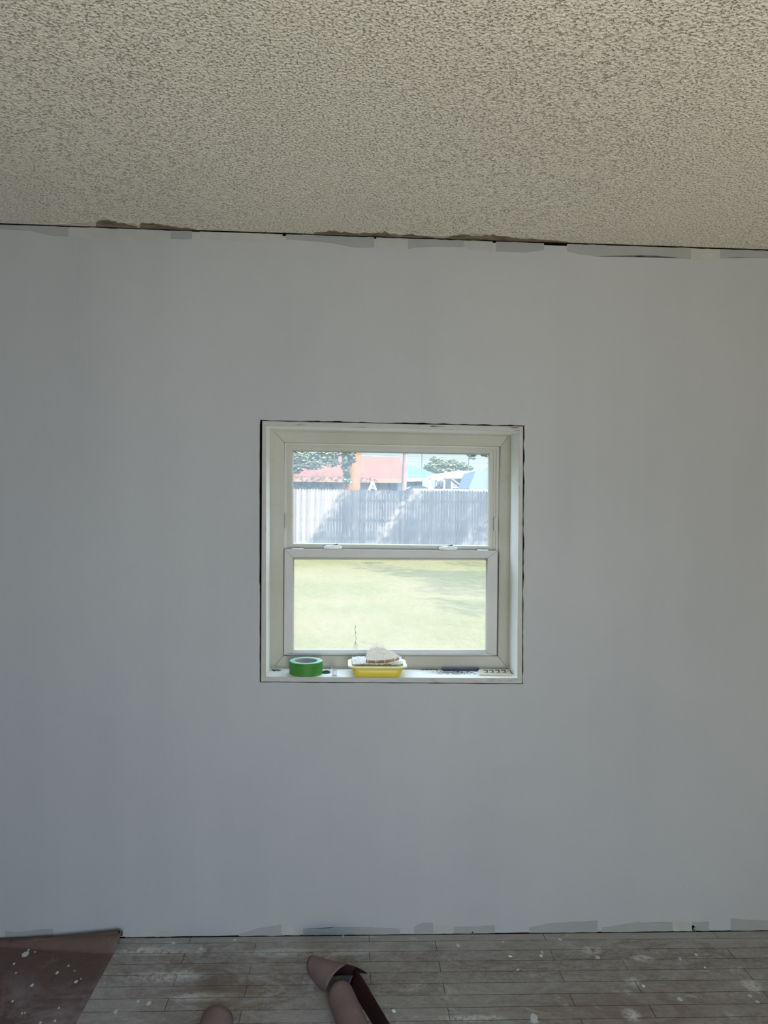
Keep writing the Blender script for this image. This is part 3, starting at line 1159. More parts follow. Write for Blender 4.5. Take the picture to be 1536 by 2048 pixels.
M_SLOT = mat('slot_shadow', (0.10, 0.08, 0.06), 0.9, 0.1, 80, 0.3)
for k, u in enumerate((0.17, 0.35, 0.54, 0.73)):
    bm = bmesh.new()
    prism(bm, [on_plate(u, 0.28, 0.0049), on_plate(u + 0.13, 0.28, 0.0049), on_plate(u + 0.13, 0.80, 0.0049), on_plate(u, 0.80, 0.0049)], (0, 0, 0.0005))
    sl_ = link('slot', bm, M_SLOT, plate)
    bm = bmesh.new()
    prism(bm, [on_plate(u + 0.0, 0.34, 0.0054), on_plate(u + 0.085, 0.34, 0.0054), on_plate(u + 0.085, 0.60, 0.0054), on_plate(u + 0.0, 0.60, 0.0054)], (0, 0, 0.001))
    link('toggle', bm, M_IVORY, sl_)
for u, v in ((0.08, 0.5), (0.93, 0.5)):
    bm = bmesh.new()
    p = on_plate(u, v, 0.005)
    tube(bm, [p, p + Vector((0, 0, 0.0006))], 0.002, 10)
    link('screw_hole', bm, M_MITRE, plate)

# crumbs of plaster and dead leaves on the sill
M_CRUM = mat('dark_debris', (0.07, 0.055, 0.045), 0.95, 0.1, 200, 0.4)


def chip(name, loc, r, m, label, cat, group, seed, flat=0.4, elong=1.0):
    rg = random.Random(seed)
    bm = bmesh.new()
    bmesh.ops.create_icosphere(bm, subdivisions=2, radius=1)
    an = rg.uniform(0, 3.14)
    for v in bm.verts:
        k = 1 + 0.35 * noise.noise(v.co * 1.6 + Vector((seed, 0, 0)))
        v.co = Vector((v.co.x * r * k * elong, v.co.y * r * k, v.co.z * r * k * flat))
    bmesh.ops.rotate(bm, cent=(0, 0, 0), matrix=Matrix.Rotation(an, 3, 'Z'), verts=bm.verts)
    zmin = min(v.co.z for v in bm.verts)
    bmesh.ops.translate(bm, vec=(0, 0, -zmin * 0.9), verts=bm.verts)
    o = link(name, bm, m)
    o.location = loc
    return tag(o, label, cat, group)


for k, (px, Y, r, e_) in enumerate(((545, 0.105, 0.003, 2.2), (550, 0.098, 0.0035, 2.0), (557, 0.100, 0.003, 2.6), (553, 0.108, 0.0022, 1.4), (547, 0.09, 0.002, 1.2))):
    chip('debris_crumb', sill_pt(px, Y), r, M_CRUM, 'dark dry crumb in the left corner of the window sill', 'crumb', 'crumbs in the left sill corner', k, 0.5, e_)
for k, (px, Y, r, e_) in enumerate(((846, 0.118, 0.003, 1.8), (853, 0.124, 0.0035, 1.6), (861, 0.12, 0.003, 2.0), (868, 0.124, 0.003, 1.4), (874, 0.118, 0.0035, 1.8),
                                    (916, 0.09, 0.0035, 1.5), (924, 0.082, 0.003, 1.7), (934, 0.088, 0.0028, 1.5), (943, 0.078, 0.003, 1.6), (949, 0.06, 0.0025, 1.3))):
    chip('debris_crumb', sill_pt(px, Y), r, M_CRUM, 'dark crumb of dirt on the sill around the blue stick', 'crumb', 'crumbs on the right of the sill', 20 + k, 0.35, e_)

# ------------------------------------------------------------------ things on the floor
# rosin paper sheet at left
t = NT('red_rosin_paper')
dust = t.noise(5, 8, t.mapping(), 0.7, 0.8)
sx = t.new('ShaderNodeSeparateXYZ')
t.link(t.pos, sx.inputs[0])
nearf = t.ramp(sx.outputs['Y'], [(0.0, (1, 1, 1)), (1.0, (0, 0, 0))])
yy = t.math('MULTIPLY', sx.outputs['Y'], -1.0)
nearf = t.g(yy, 0.15, 0.42)
c = t.ramp(t.noise(40, 5), [(0.3, (0.104, 0.066, 0.058)), (0.7, (0.125, 0.08, 0.071))])
c = t.mix(t.math('MULTIPLY', t.math('MULTIPLY', t.g(dust, 0.45, 0.68), nearf), 0.85), c, (0.32, 0.30, 0.30))
c = t.mix(t.math('MULTIPLY', t.g(t.noise(9, 6, rough=0.7), 0.58, 0.75), 0.4), c, (0.30, 0.24, 0.22))
M_ROSIN = t.done(c, 0.75, 0.2)
t = NT('brown_rosin_roll')
c = t.ramp(t.noise(18, 5), [(0.3, (0.165, 0.115, 0.104)), (0.7, (0.195, 0.137, 0.125))])
c = t.mix(t.g(t.noise(130, 4), 0.72, 0.76), c, (0.45, 0.38, 0.35))
inn_c = (0.055, 0.018, 0.018)
M_ROLL = t.done(c, 0.7, 0.2)
M_ROLLIN = mat('shaded_roll_inside', (0.05, 0.016, 0.016), 0.7, 0.2, 30, 0.3)  # dark red inner face, with the shade inside the roll painted in
M_SPLAT = mat('white_paint_drip', (0.52, 0.53, 0.52), 0.6, 0.3, 60, 0.1)

sheet_c = PZ(100, 1960, 0.0)
sheet_c.z = floor_z(sheet_c.x)
paper = empty('floor_paper', sheet_c, 'flat sheet of red-brown floor paper with white paint drips at left', 'paper')
bm = bmesh.new()
# far edge follows the wall; right edge runs from the corner by the wall towards the camera
pa, pb = PZ(243, 1876, 0.0), PZ(150, 2048, 0.0)
pb = pa + (pb - pa) * 1.9
NX, NY = 60, 70
gr_ = []
for j in range(NY + 1):
    v = j / NY
    v = v * v * 0.6 + v * 0.4
    rx = lerp(pa, pb, v)
    y = lerp(-0.004, pb.y, v)
    row = []
    for i in range(NX + 1):
        x = lerp(-2.0, rx.x, i / NX)
        fz = floor_z(x) + 0.001 + 0.0015 * max(0, noise.noise(Vector((x * 5, y * 5, 0))))
        # the far edge stands up in a hump that grows towards the right-hand corner
        k = min(1.0, max(0.0, (x + 1.30) / (rx.x + 1.30)))
        A_ = 0.004 + 0.036 * k ** 1.3
        s_ = min(1.0, max(0.0, -y / (0.03 + 0.06 * k)))
        row.append(bm.verts.new((x + 0.012 * k ** 8 * math.sin(math.pi * s_), y, fz + A_ * math.sin(math.pi * s_) ** 0.8 + 0.003 * (s_ == 0))))
    gr_.append(row)
for j in range(NY):
    for i in range(NX):
        bm.faces.new((gr_[j][i], gr_[j][i + 1], gr_[j + 1][i + 1], gr_[j + 1][i]))
sh = link('sheet', bm, M_ROSIN, paper, True)
md = sh.modifiers.new('thickness', 'SOLIDIFY')
md.thickness = 0.0008
md.offset = 1


rc = P(226, 1880, -0.030)
ca, cb = P(20, 1880, -0.030).x, P(237.5, 1880, -0.030).x
bm = bmesh.new()
rws = []
for i in range(7):
    x = lerp(ca, cb, i / 6)
    rr_ = 0.006 + 0.0145 * (i / 6) ** 1.2
    rws.append([bm.verts.new((x, -0.034 + 0.93 * rr_ * math.cos(math.radians(-60 + 335 * k / 24)), floor_z(x) + rr_ + 0.002 + rr_ * math.sin(math.radians(-60 + 335 * k / 24))))
                for k in range(25)])
for r0, r1 in zip(rws, rws[1:]):
    for k in range(24):
        bm.faces.new((r0[k], r0[k + 1], r1[k + 1], r1[k]))
me_ = link('rolled_corner', bm, M_ROSIN, paper, True)
me_.data.materials.append(M_ROLLIN)
sd_ = me_.modifiers.new('thickness', 'SOLIDIFY')
sd_.thickness = 0.0016
sd_.offset = -1
sd_.material_offset = 1


def splat(px, py, r, parent, z=0.0, elong=1.0, seed=0):
    p = PZ(px, py, z)
    bm = bmesh.new()
    n_ = 18
    vv = []
    for k in range(n_):
        an = 2 * math.pi * k / n_
        rr = r * (1 + 0.35 * noise.noise(Vector((math.cos(an) * 1.3, math.sin(an) * 1.3, seed * 3.7))))
        vv.append(Vector((p.x + rr * math.cos(an) * elong, p.y + rr * math.sin(an) * 1.6, p.z)))
    prism(bm, vv, (0, 0, 0.0012))
    link('paint_drip', bm, M_SPLAT, parent)


for k, (px, py, r, e_) in enumerate(((51, 1909, 0.0085, 1.3), (57, 1900, 0.003, 1), (70, 1904, 0.0025, 1), (28, 1928, 0.0035, 1), (32, 1946, 0.002, 1), (64, 1971, 0.004, 1.3),
                                     (114, 1946, 0.0045, 1), (137, 1932, 0.003, 1), (149, 1942, 0.002, 1), (152, 1964, 0.0045, 1.2), (162, 1958, 0.002, 1),
                                     (25, 2003, 0.003, 1), (118, 2016, 0.0025, 1), (44, 2027, 0.0025, 1), (50, 2026, 0.002, 1), (81, 2046, 0.003, 1), (110, 2042, 0.003, 1),
                                     (33, 1882, 0.004, 2.0), (128, 1884, 0.007, 1.8))):
    splat(px, py, r, paper, floor_z(-1.0) + 0.0035, e_, k)
for k, (px, py, r, e_) in enumerate(((278, 1901, 0.006, 1.0), (283, 1898, 0.005, 1.2), (347, 1886, 0.004, 1.4), (276, 2003, 0.004, 1), (298, 2007, 0.006, 1.1), (231, 2024, 0.005, 1.1),
                                     (470, 1880, 0.004, 1.2), (403, 1898, 0.006, 1.0), (916, 1891, 0.006, 1.0), (1195, 1915, 0.006, 1.2), (1360, 1918, 0.004, 1),
                                     (1084, 1905, 0.006, 0.7), (1068, 2036, 0.009, 1.2),
                                     (1500, 1992, 0.004, 1.6), (1515, 2004, 0.004, 1.2), (989, 2034, 0.003, 1.2), (1360, 1999, 0.005, 1.6), (686, 1873, 0.004, 1.0))):
    splat(px, py, r, floor, floor_z(P(px, 1880).x) + 0.0004, e_, 40 + k)


# broad scraped smears of plaster on the floor
def smear(pts, m):
    bm = bmesh.new()
    q = []
    for i in range(len(pts)):
        a, b = pts[i], pts[(i + 1) % len(pts)]
        for s in range(5):
            x, y = lerp(a[0], b[0], s / 5), lerp(a[1], b[1], s / 5)
            x += 2.0 * noise.noise(Vector((x * 0.2, y * 0.2, 1)))
            y += 1.2 * noise.noise(Vector((x * 0.2, y * 0.2, 6)))
            q.append(PZ(x, y, floor_z(P(x, 1880).x) + 0.0004))
    prism(bm, q, (0, 0, 0.0006))
    bmesh.ops.triangulate(bm, faces=[f for f in bm.faces if len(f.verts) > 4])
    link('plaster_smear', bm, m, floor)


M_SMEAR = mat('plaster_smear', (0.42, 0.41, 0.385), 0.85, 0.1, 50, 0.3, bump=0.001, bump_scale=80)
smear([(396, 1891), (404, 1890), (408, 1904), (402, 1908)], M_SMEAR)

# plaster chips lying on the floor
M_CHIP = mat('plaster_chip', (0.60, 0.60, 0.57), 0.8, 0.2, 90, 0.2)
for k, (px, py, r, e_) in enumerate(((787, 2018, 0.0075, 0.8), (1392, 1902, 0.005, 1.8), (1020, 1907, 0.005, 1.6), (1082, 1906, 0.006, 1.2), (1287, 1965, 0.006, 1.2), (1410, 1927, 0.004, 1.3),
                                     (1036, 1933, 0.003, 1.6), (1006, 1878, 0.003, 1.5), (1120, 1873, 0.004, 2.0))):
    p = PZ(px, py, 0.0)
    p.z = floor_z(p.x)
    lab = {0: 'thick white plaster chip right of the open paper roll'}.get(k, 'small pale plaster chip on the bare floor boards at right')
    chip('plaster_chip', p, r, M_CHIP, lab, 'chip', None if k == 0 else 'plaster chips at right', 60 + k, 0.5, e_)


# --- short tube end, lower left of centre
def sheet_loft(name, rows, m, parent, mats=None, thick=0.0009, inside=None, sub=True):
    """rows of points -> smooth sheet with thickness"""
    bm = bmesh.new()
    rr = [[bm.verts.new(p) for p in r] for r in rows]
    for a, b in zip(rr, rr[1:]):
        for k in range(len(a) - 1):
            bm.faces.new((a[k], a[k + 1], b[k + 1], b[k]))
    me = bpy.data.meshes.new(name)
    bm.to_mesh(me)
    bm.free()
    me.materials.append(m)
    me.materials.append(inside or m)
    o = bpy.data.objects.new(name, me)
    C.objects.link(o)
    for f in me.polygons:
        f.use_smooth = True
    if parent:
        o.parent = parent
        o.matrix_parent_inverse = Matrix.Translation(parent.location).inverted()
    if sub:
        s_ = o.modifiers.new('smooth', 'SUBSURF')
        s_.levels = s_.render_levels = 2
    s_ = o.modifiers.new('thickness', 'SOLIDIFY')
    s_.thickness = thick
    s_.material_offset = 1
    s_.offset = -1
    return o


far = PZ(434, 2006.5, 0.092)
rt = 0.046
tube_e = empty('paper_tube', (far.x, far.y - 0.2, floor_z(far.x)), 'rounded end of a brown paper tube entering from the bottom edge', 'paper roll')
rows = []
for i in range(7):
    y = far.y + 0.004 - i * 0.09
    row = []
    for k in range(33):
        an = 2 * math.pi * k / 32
        rr = rt
        row.append(Vector((far.x - 0.02 * (far.y - y) + rr * math.sin(an), y, floor_z(far.x) + 0.001 + rt - rr * math.cos(an))))
    rows.append(row)
sheet_loft('paper_wrap', rows, M_ROLL, tube_e, inside=M_ROLLIN)

# --- the open roll: near tube with a standing flap, and the wide collar at its far end
cc = PZ(690, 2000, 0.03)
fz0 = floor_z(cc.x)
roll = empty('open_paper_roll', (cc.x, cc.y, fz0), 'open curled roll of brown floor paper with dark inside near the middle', 'paper roll')


def grid(rows):
    return [[PZ(x, y, fz0 + z) for x, y, z in r] for r in rows]


rt = 0.041
lo0, lo1 = PZ(680, 1962, fz0 + 2 * rt), PZ(722, 2060, fz0 + 2 * rt)     # top line of the near tube
axd = (lo1 - lo0)
axd.z = 0
L_ = axd.length
axd.normalize()
side = Vector((-axd.y, axd.x, 0))
if side.x > 0:
    side = -side
base = Vector((lo0.x, lo0.y, fz0 + rt + 0.0012))
rows = []
NA = 28
for i in range(10):
    s_ = i * 0.06
    row = []
    for k in range(NA, -1, -1):
        an = math.radians(-80 + 285 * k / NA)
        o_ = side * (math.cos(an) * rt) + Vector((0, 0, math.sin(an) * rt))
        d_ = (0.035 * (0.5 - 0.5 * math.sin(an))) if i == 0 else 0.0
        row.append(base + axd * (s_ + d_) + o_)
    rows.append(row)
sheet_loft('tube_wrap', rows, M_ROLL, roll, inside=M_ROLLIN)
# standing flap at the right
sheet_loft('standing_flap', grid([
    [(712, 1934, 0.075), (733, 1968, 0.076), (756, 2008, 0.077), (780, 2048, 0.078), (806, 2092, 0.078)],
    [(709, 1947, 0.052), (727, 1976, 0.054), (748, 2010, 0.054), (771, 2048, 0.054), (797, 2092, 0.054)],
    [(702, 1962, 0.024), (719, 1988, 0.026), (735, 2014, 0.026), (757, 2048, 0.026), (783, 2092, 0.026)],
    [(698, 1972, 0.006), (712, 1994, 0.006), (728, 2020, 0.006), (748, 2052, 0.006), (774, 2096, 0.006)]]), M_ROLLIN, roll)
# collar
sheet_loft('collar', grid([
    [(616, 1948, 0.004), (626, 1962, 0.003), (638, 1975, 0.003), (652, 1988, 0.004)],
    [(613, 1937, 0.030), (624, 1950, 0.030), (637, 1963, 0.033), (651, 1979, 0.035)],
    [(613, 1924, 0.050), (628, 1936, 0.056), (643, 1948, 0.060), (656, 1966, 0.062)],
    [(617, 1914, 0.060), (636, 1923, 0.070), (654, 1934, 0.075), (668, 1946, 0.076)],
    [(622, 1909.5, 0.060), (645, 1914, 0.072), (668, 1920, 0.078), (691, 1926, 0.080)],
    [(626, 1912, 0.045), (650, 1918, 0.055), (674, 1924, 0.060), (705, 1931, 0.062)],
    [(630, 1920, 0.020), (660, 1926, 0.030), (690, 1932, 0.035), (716, 1938, 0.036)]]), M_ROLL, roll, inside=M_ROLLIN)
sheet_loft('collar_tip', grid([
    [(690, 1926, 0.078), (706, 1931, 0.072), (722, 1937.5, 0.05), (738, 1947.5, 0.012)],
    [(692, 1929, 0.060), (707, 1935, 0.050), (720, 1941, 0.030), (731, 1947, 0.010)],
    [(694, 1938, 0.030), (708, 1942, 0.020), (718, 1945, 0.010), (726, 1946.5, 0.006)]]), M_ROLL, roll, inside=M_ROLLIN)
sheet_loft('roll_inside', grid([
    [(672, 1936, 0.070), (686, 1927.5, 0.078), (698, 1929, 0.076), (713, 1934, 0.072)],
    [(664, 1944, 0.050), (682, 1938, 0.052), (698, 1938, 0.052), (711, 1942, 0.052)],
    [(659, 1953, 0.025), (676, 1950, 0.025), (693, 1950, 0.025), (707, 1953, 0.025)]]), M_ROLLIN, roll)
sheet_loft('glossy_lining', grid([
    [(660, 1950, 0.030), (675, 1947, 0.024), (690, 1948, 0.024), (706, 1950, 0.032)],
    [(655, 1961, 0.018), (670, 1957, 0.010), (686, 1957, 0.010), (703, 1958, 0.022)],
    [(650, 1976, 0.010), (666, 1972, 0.005), (682, 1970, 0.005), (700, 1972, 0.010)]]), mat('glossy_grey_lining', (0.16, 0.17, 0.19), 0.25, 0.6, 20, 0.4), roll)
# ------------------------------------------------------------------ outside
GZ = -0.25
t = NT('dry_lawn')
a1 = t.noise(0.45, 5, t.mapping((1, 1.0, 1)), 0.6)
a2 = t.noise(9, 6, t.mapping((1, 0.6, 1)), 0.7)
a3 = t.noise(45, 4, rough=0.7)
c = t.ramp(a1, [(0.35, (0.108, 0.115, 0.052)), (0.5, (0.15, 0.136, 0.076)), (0.68, (0.18, 0.147, 0.098))])
c = t.mix(t.math('MULTIPLY', t.g(a2, 0.35, 0.65), 0.5), c, (0.20, 0.19, 0.11))
c = t.mix(t.math('MULTIPLY', t.g(a3, 0.45, 0.62), 0.5), c, (0.085, 0.09, 0.045))
c = t.mix(t.math('MULTIPLY', t.g(t.noise(22, 5, rough=0.75), 0.5, 0.62), 0.5), c, (0.22, 0.188, 0.13))
t.bump(t.math('ADD', a2, a3), 0.03)
M_LAWN = t.done(c, 0.95, 0.05)
bm = bmesh.new()
box(bm, (-60, -30, GZ - 0.3), (90, 110, GZ))
bmesh.ops.delete(bm, geom=[f for f in bm.faces if f.normal.z < 0.5], context='FACES')
tag(link('lawn', bm, M_LAWN), 'dry yellow-green lawn', None, None, 'structure')

# roof of this house, so that its eave shades the wall
M_BRICK = mat('outside_wall', (0.55, 0.5, 0.45), 0.9, 0.1, 6, 0.2)
bm = bmesh.new()
box(bm, (-7, BACK - 3.5, 2.75), (7, 0.45, 2.9))
tag(link('roof_slab', bm, M_BRICK), None, None, None, 'structure')

# fence
t = NT('weathered_fence')
sx = t.new('ShaderNodeSeparateXYZ')
t.link(t.pos, sx.inputs[0])
wn = t.new('ShaderNodeTexWhiteNoise')
wn.noise_dimensions = '1D'
t.link(t.math('FLOOR', t.math('DIVIDE', sx.outputs['X'], 0.1005)), wn.inputs['W'])
c = t.ramp(wn.outputs['Value'], [(0.0, (0.125, 0.115, 0.115)), (0.5, (0.165, 0.15, 0.15)), (1.0, (0.21, 0.19, 0.185))])
c = t.mix(t.math('MULTIPLY', t.g(t.noise(1, 5, t.mapping((25, 1, 2))), 0.35, 0.7), 0.45), c, (0.11, 0.105, 0.11))
M_FENCE = t.done(c, 0.95, 0.05)
YFN = 24.0
fa, fb = P(587, 977.8, YFN), P(977, 981.8, YFN)
ftop = fa.z
rg = random.Random(3)
fence_c = Vector(((fa.x + fb.x) / 2, YFN, GZ))
fence = empty('wood_fence', fence_c, 'weathered grey wooden picket fence across the far side of the lawn', 'fence')
PW = 0.1005
x = fa.x - 4.0
post_x = P(863.6, 1000, YFN).x
k0 = 0
panel = 24 * PW
xstart = post_x - panel * 11
for pn in range(19):
    bm = bmesh.new()
    x0 = xstart + pn * panel
    for k in range(24):
        xa = x0 + k * PW + 0.003
        xb = xa + PW - 0.006 - rg.uniform(0, 0.004)
        h_ = ftop + (fb.z - fa.z) * (xa - fa.x) / (fb.x - fa.x) + rg.uniform(-0.012, 0.015)
        yo = rg.uniform(0, 0.006)
        pts = [Vector((xa, YFN + yo, GZ + 0.02)), Vector((xb, YFN + yo, GZ + 0.02)), Vector((xb, YFN + yo, h_ - 0.05)),
               Vector((xb - 0.028, YFN + yo, h_)), Vector((xa + 0.028, YFN + yo, h_)), Vector((xa, YFN + yo, h_ - 0.05))]
        prism(bm, pts, (0, 0.018, 0))
    link('picket_panel', bm, M_FENCE, fence)
    bm = bmesh.new()
    for z in (0.35, 1.0, 1.7):
        box(bm, (x0, YFN + 0.028, GZ + z), (x0 + panel, YFN + 0.066, GZ + z + 0.09))
    link('rail', bm, M_FENCE, fence)
    bm = bmesh.new()
    box(bm, (x0 - 0.045, YFN + 0.067, GZ), (x0 + 0.045, YFN + 0.157, ftop - 0.06))
    link('post', bm, M_FENCE, fence)


# --- trees
def leaf_mat(name, c1, c2):
    t = NT(name)
    c = t.ramp(t.noise(3.0, 4), [(0.35, c1), (0.65, c2)])
    return t.done(c, 0.6, 0.2)


M_LEAFD = leaf_mat('dark_leaves', (0.08, 0.115, 0.08), (0.17, 0.20, 0.12))
M_LEAFG = leaf_mat('green_leaves', (0.12, 0.165, 0.08), (0.21, 0.25, 0.13))
M_BARK = mat('orange_brown_bark', (0.221, 0.118, 0.068), 0.9, 0.1, 8, 0.35)
M_BARKG = mat('grey_bark', (0.136, 0.116, 0.100), 0.9, 0.1, 8, 0.3)


def leaves(bm, cx, cy, cz, rx, ry, rz, n_, size, seed):
    r = random.Random(seed)
    for _ in range(n_):
        while True:
            v = Vector((r.uniform(-1, 1), r.uniform(-1, 1), r.uniform(-1, 1)))
            if v.length < 1:
                break
        p = Vector((cx + v.x * rx, cy + v.y * ry, cz + v.z * rz))
        s = size * r.uniform(0.6, 1.3)
        q = Matrix.Rotation(r.uniform(0, 6.28), 3, 'Z') @ Matrix.Rotation(r.uniform(-1.2, 1.2), 3, 'X')
        a, b = q @ Vector((s, 0, 0)), q @ Vector((0, s * 0.45, 0))
        bm.faces.new([bm.verts.new(p - a), bm.verts.new(p + b), bm.verts.new(p + a), bm.verts.new(p - b)])


def tree(name, base, trunk_pts, trunk_r, blobs, leaf_size, lm, bark, label):
    e = empty(name, base, label, 'tree')
    bm = bmesh.new()
    tube(bm, trunk_pts, trunk_r, 14)
    link('trunk', bm, bark, e, True)
    bm = bmesh.new()
    for i, (cx, cy, cz, rx, ry, rz, n_) in enumerate(blobs):
        leaves(bm, cx, cy, cz, rx, ry, rz, n_, leaf_size, i * 13 + 5)
    # bmesh normals of loose leaves are left as they are
    me = bpy.data.meshes.new('crown')
    bm.to_mesh(me)
    bm.free()
    me.materials.append(lm)
    o = bpy.data.objects.new('crown', me)
    C.objects.link(o)
    o.parent = e
    o.matrix_parent_inverse = Matrix.Translation(e.location).inverted()
    tag(o, kind='stuff')
    return e


def G(px, Y):
    p = P(px, 1000, Y)
    return Vector((p.x, Y, GZ))


# big tree behind the fence: leafy trunk at px 678..722
YT = 33.0
tb = G(703, YT)
tw_ = (P(721, 950, YT).x - P(686, 950, YT).x) / 2
lft, mid = P(587, 930, YT), P(640, 925, YT)
blobs = []
for (px, py, rxp, ryp, n_) in ((600, 918, 26, 22, 700), (628, 925, 24, 16, 500), (650, 912, 26, 12, 420), (590, 938, 14, 10, 260), (690, 905, 20, 9, 260), (664, 925, 16, 9, 160),
                               (690, 925, 7, 20, 260), (694, 952, 8, 20, 260), (706, 915, 7, 12, 120)):
    p = P(px, py, YT - 0.7)
    s_ = (YT + 2) / F
    blobs.append((p.x, YT - 0.6, p.z, rxp * s_, 0.5, ryp * s_, n_))
for (dx, dz, r_, n_) in ((-3, 5.5, 2.2, 900), (0, 6.5, 2.6, 1200), (2.5, 6.2, 2.0, 700), (-5.0, 4.6, 1.8, 500)):
    blobs.append((tb.x + dx, YT, dz, r_, r_, r_ * 0.75, n_))
tree('shade_tree', tb, [tb, tb + Vector((0.0, 0, 2.5)), tb + Vector((0.05, 0, 4.5)), tb + Vector((-0.2, 0, 7))],
     [tw_ * 1.08, tw_, tw_ * 1.05, 0.25], blobs, 0.10, M_LEAFD, M_BARK, 'large leafy tree with orange-brown trunk behind the left half of the fence')

# tree on the lawn, right of the view, that shades fence and grass; twigs reach into view
sd = SUN_DIR


def shade_src(px, py, Y, srcY):
    """where on the plane y = srcY the sun ray passes that ends at the fence point seen at this pixel"""
    p = P(px, py, Y)
    t_ = (Y - srcY) / sd.y
    return p - sd * t_


blobs = []
ysrc = 16.5
for (px, py, rx, ry, rz, n_) in ((702, 1010, 0.55, 2.2, 0.55, 480), (676, 1050, 0.5, 2.2, 0.5, 420), (650, 1085, 0.5, 2.0, 0.5, 380), (735, 985, 0.5, 2.2, 0.45, 420), (735, 1040, 0.55, 2.2, 0.55, 500),
                                 (712, 1075, 0.55, 2.2, 0.5, 460), (765, 1010, 0.40, 2.2, 0.45, 330), (752, 1060, 0.35, 2.2, 0.4, 300), (800, 1075, 0.40, 2.2, 0.55, 380),
                                 (815, 1045, 0.45, 2.2, 0.5, 380), (845, 1015, 0.45, 2.2, 0.5, 380), (860, 1060, 0.7, 2.4, 0.8, 900), (900, 1000, 0.6, 2.2, 0.6, 600),
                                 (905, 1045, 0.7, 2.4, 0.8, 900), (950, 1010, 0.6, 2.3, 0.7, 700), (955, 1065, 0.8, 2.4, 0.8, 900), (800, 985, 0.35, 2.2, 0.25, 200)):
    p = shade_src(px, py, YFN, ysrc)
    blobs.append((p.x, p.y, p.z, rx, ry, rz, int(n_ * 1.3)))
for (px, py, rx, n_) in ((830, 1146, 1.1, 500), (890, 1150, 1.3, 700), (950, 1165, 1.3, 800), (985, 1150, 1.2, 600), (760, 1135, 0.8, 260), (930, 1180, 1.0, 420), (960, 1128, 1.0, 400),
                         (955, 1217, 0.5, 160), (905, 1212, 0.35, 90)):
    g_ = PZ(px, py, GZ)
    t_ = 7.0 / -sd.z
    p = g_ - sd * t_
    blobs.append((p.x, p.y, p.z, rx, 1.0, 0.45, n_))
for (px, py, n_) in ((940, 908, 40), (950, 905, 34), (962, 903, 30), (974, 909, 30), (945, 914, 16)):
    p = P(px, py, 15.0)
    blobs.append((p.x, 15.0, p.z, 0.10, 0.2, 0.06, n_))
tb = Vector((9.0, 14.0, GZ))
tree('lawn_tree', tb, [tb, tb + Vector((-0.2, 0, 3)), tb + Vector((-0.6, 1.0, 6)), tb + Vector((-1.5, 1.5, 8))], [0.34, 0.27, 0.2, 0.1], blobs, 0.085, M_LEAFD, M_BARKG,
     'tree on the lawn whose leafy twigs hang into the upper right of the pane')

# green trees far behind the blue roof
blobs = []
YG = 75.0
s_ = (YG + 2.6) / F
for (px, py, rxp, ryp, n_) in ((862, 934, 14, 9, 600), (880, 930, 16, 12, 800), (900, 928, 16, 10, 800), (920, 932, 14, 9, 700), (935, 938, 12, 7, 400), (895, 942, 40, 7, 900), (870, 918, 9, 5, 120)):
    p = P(px, py, YG)
    blobs.append((p.x, YG, p.z, rxp * s_, 1.5, ryp * s_, n_))
g_ = G(893, YG)
tree('far_tree', g_, [g_, g_ + Vector((0, 0, 4))], [0.3, 0.2], blobs, 0.22, M_LEAFG, M_BARKG, 'pale green bushy tree on the horizon behind the white carport')

# --- houses
M_ROOFO = mat('orange_red_roof', (0.153, 0.058, 0.038), 0.8, 0.1, 3, 0.12, stretch=(1, 1, 6))
M_TAN = mat('tan_house_wall', (0.332, 0.267, 0.236), 0.9, 0.1, 4, 0.12)
M_TRIMW = mat('white_trim', (0.218, 0.215, 0.215), 0.7, 0.2, 4, 0.05)
M_PANE = mat('dark_window_pane', (0.096, 0.090, 0.090), 0.3, 0.5, 4, 0.3)
M_BLUE = mat('blue_metal_roof', (0.026, 0.137, 0.173), 0.6, 0.3, 3, 0.1)
M_BLUEW = mat('pale_blue_siding', (0.164, 0.185, 0.217), 0.8, 0.2, 4, 0.08)


def wall_window(parent, px0, px1, py0, py1, Y, bars=1):
    a, b = P(px0, py1, Y), P(px1, py0, Y)
    w_ = 0.07
    bm = bmesh.new()
    for (x0, x1, z0, z1) in ((a.x, a.x + w_, a.z, b.z), (b.x - w_, b.x, a.z, b.z), (a.x, b.x, b.z - w_, b.z), (a.x, b.x, a.z, a.z + w_)):
        box(bm, (x0, Y - 0.06, z0), (x1, Y + 0.0, z1))
    for k in range(bars):
        xm = lerp(a.x, b.x, (k + 1) / (bars + 1))
        box(bm, (xm - 0.025, Y - 0.05, a.z), (xm + 0.025, Y, b.z))
    f_ = link('window_frame', bm, M_TRIMW, parent)
    bm = bmesh.new()
    box(bm, (a.x + w_, Y - 0.02, a.z + w_), (b.x - w_, Y - 0.004, b.z - w_))
    link('pane', bm, M_PANE, f_)


# orange-roofed house
Ye, Yr = 38.0, 43.0
xL = P(560, 950, Ye).x - 4
xR = P(813, 950, Ye).x
ez, rz = P(700, 954.5, Ye).z, P(760, 914, Yr).z
hs = empty('orange_roof_house', ((xL + xR) / 2, Yr, GZ), 'low house with orange-red roof and tan wall behind the left of the fence', 'house')
bm = bmesh.new()
box(bm, (xL + 0.4, Ye + 0.6, GZ), (xR - 0.5, 2 * Yr - Ye - 0.6, ez))
link('wall', bm, M_TAN, hs)
bm = bmesh.new()
prof = [Vector((xL, Ye, ez)), Vector((xL, Yr, rz)), Vector((xL, 2 * Yr - Ye, ez)), Vector((xL, 2 * Yr - Ye, ez - 0.12)), Vector((xL, Yr, rz - 0.14)), Vector((xL, Ye, ez - 0.12))]
prism(bm, prof, (xR - xL, 0, 0))
link('roof', bm, M_ROOFO, hs)
bm = bmesh.new()
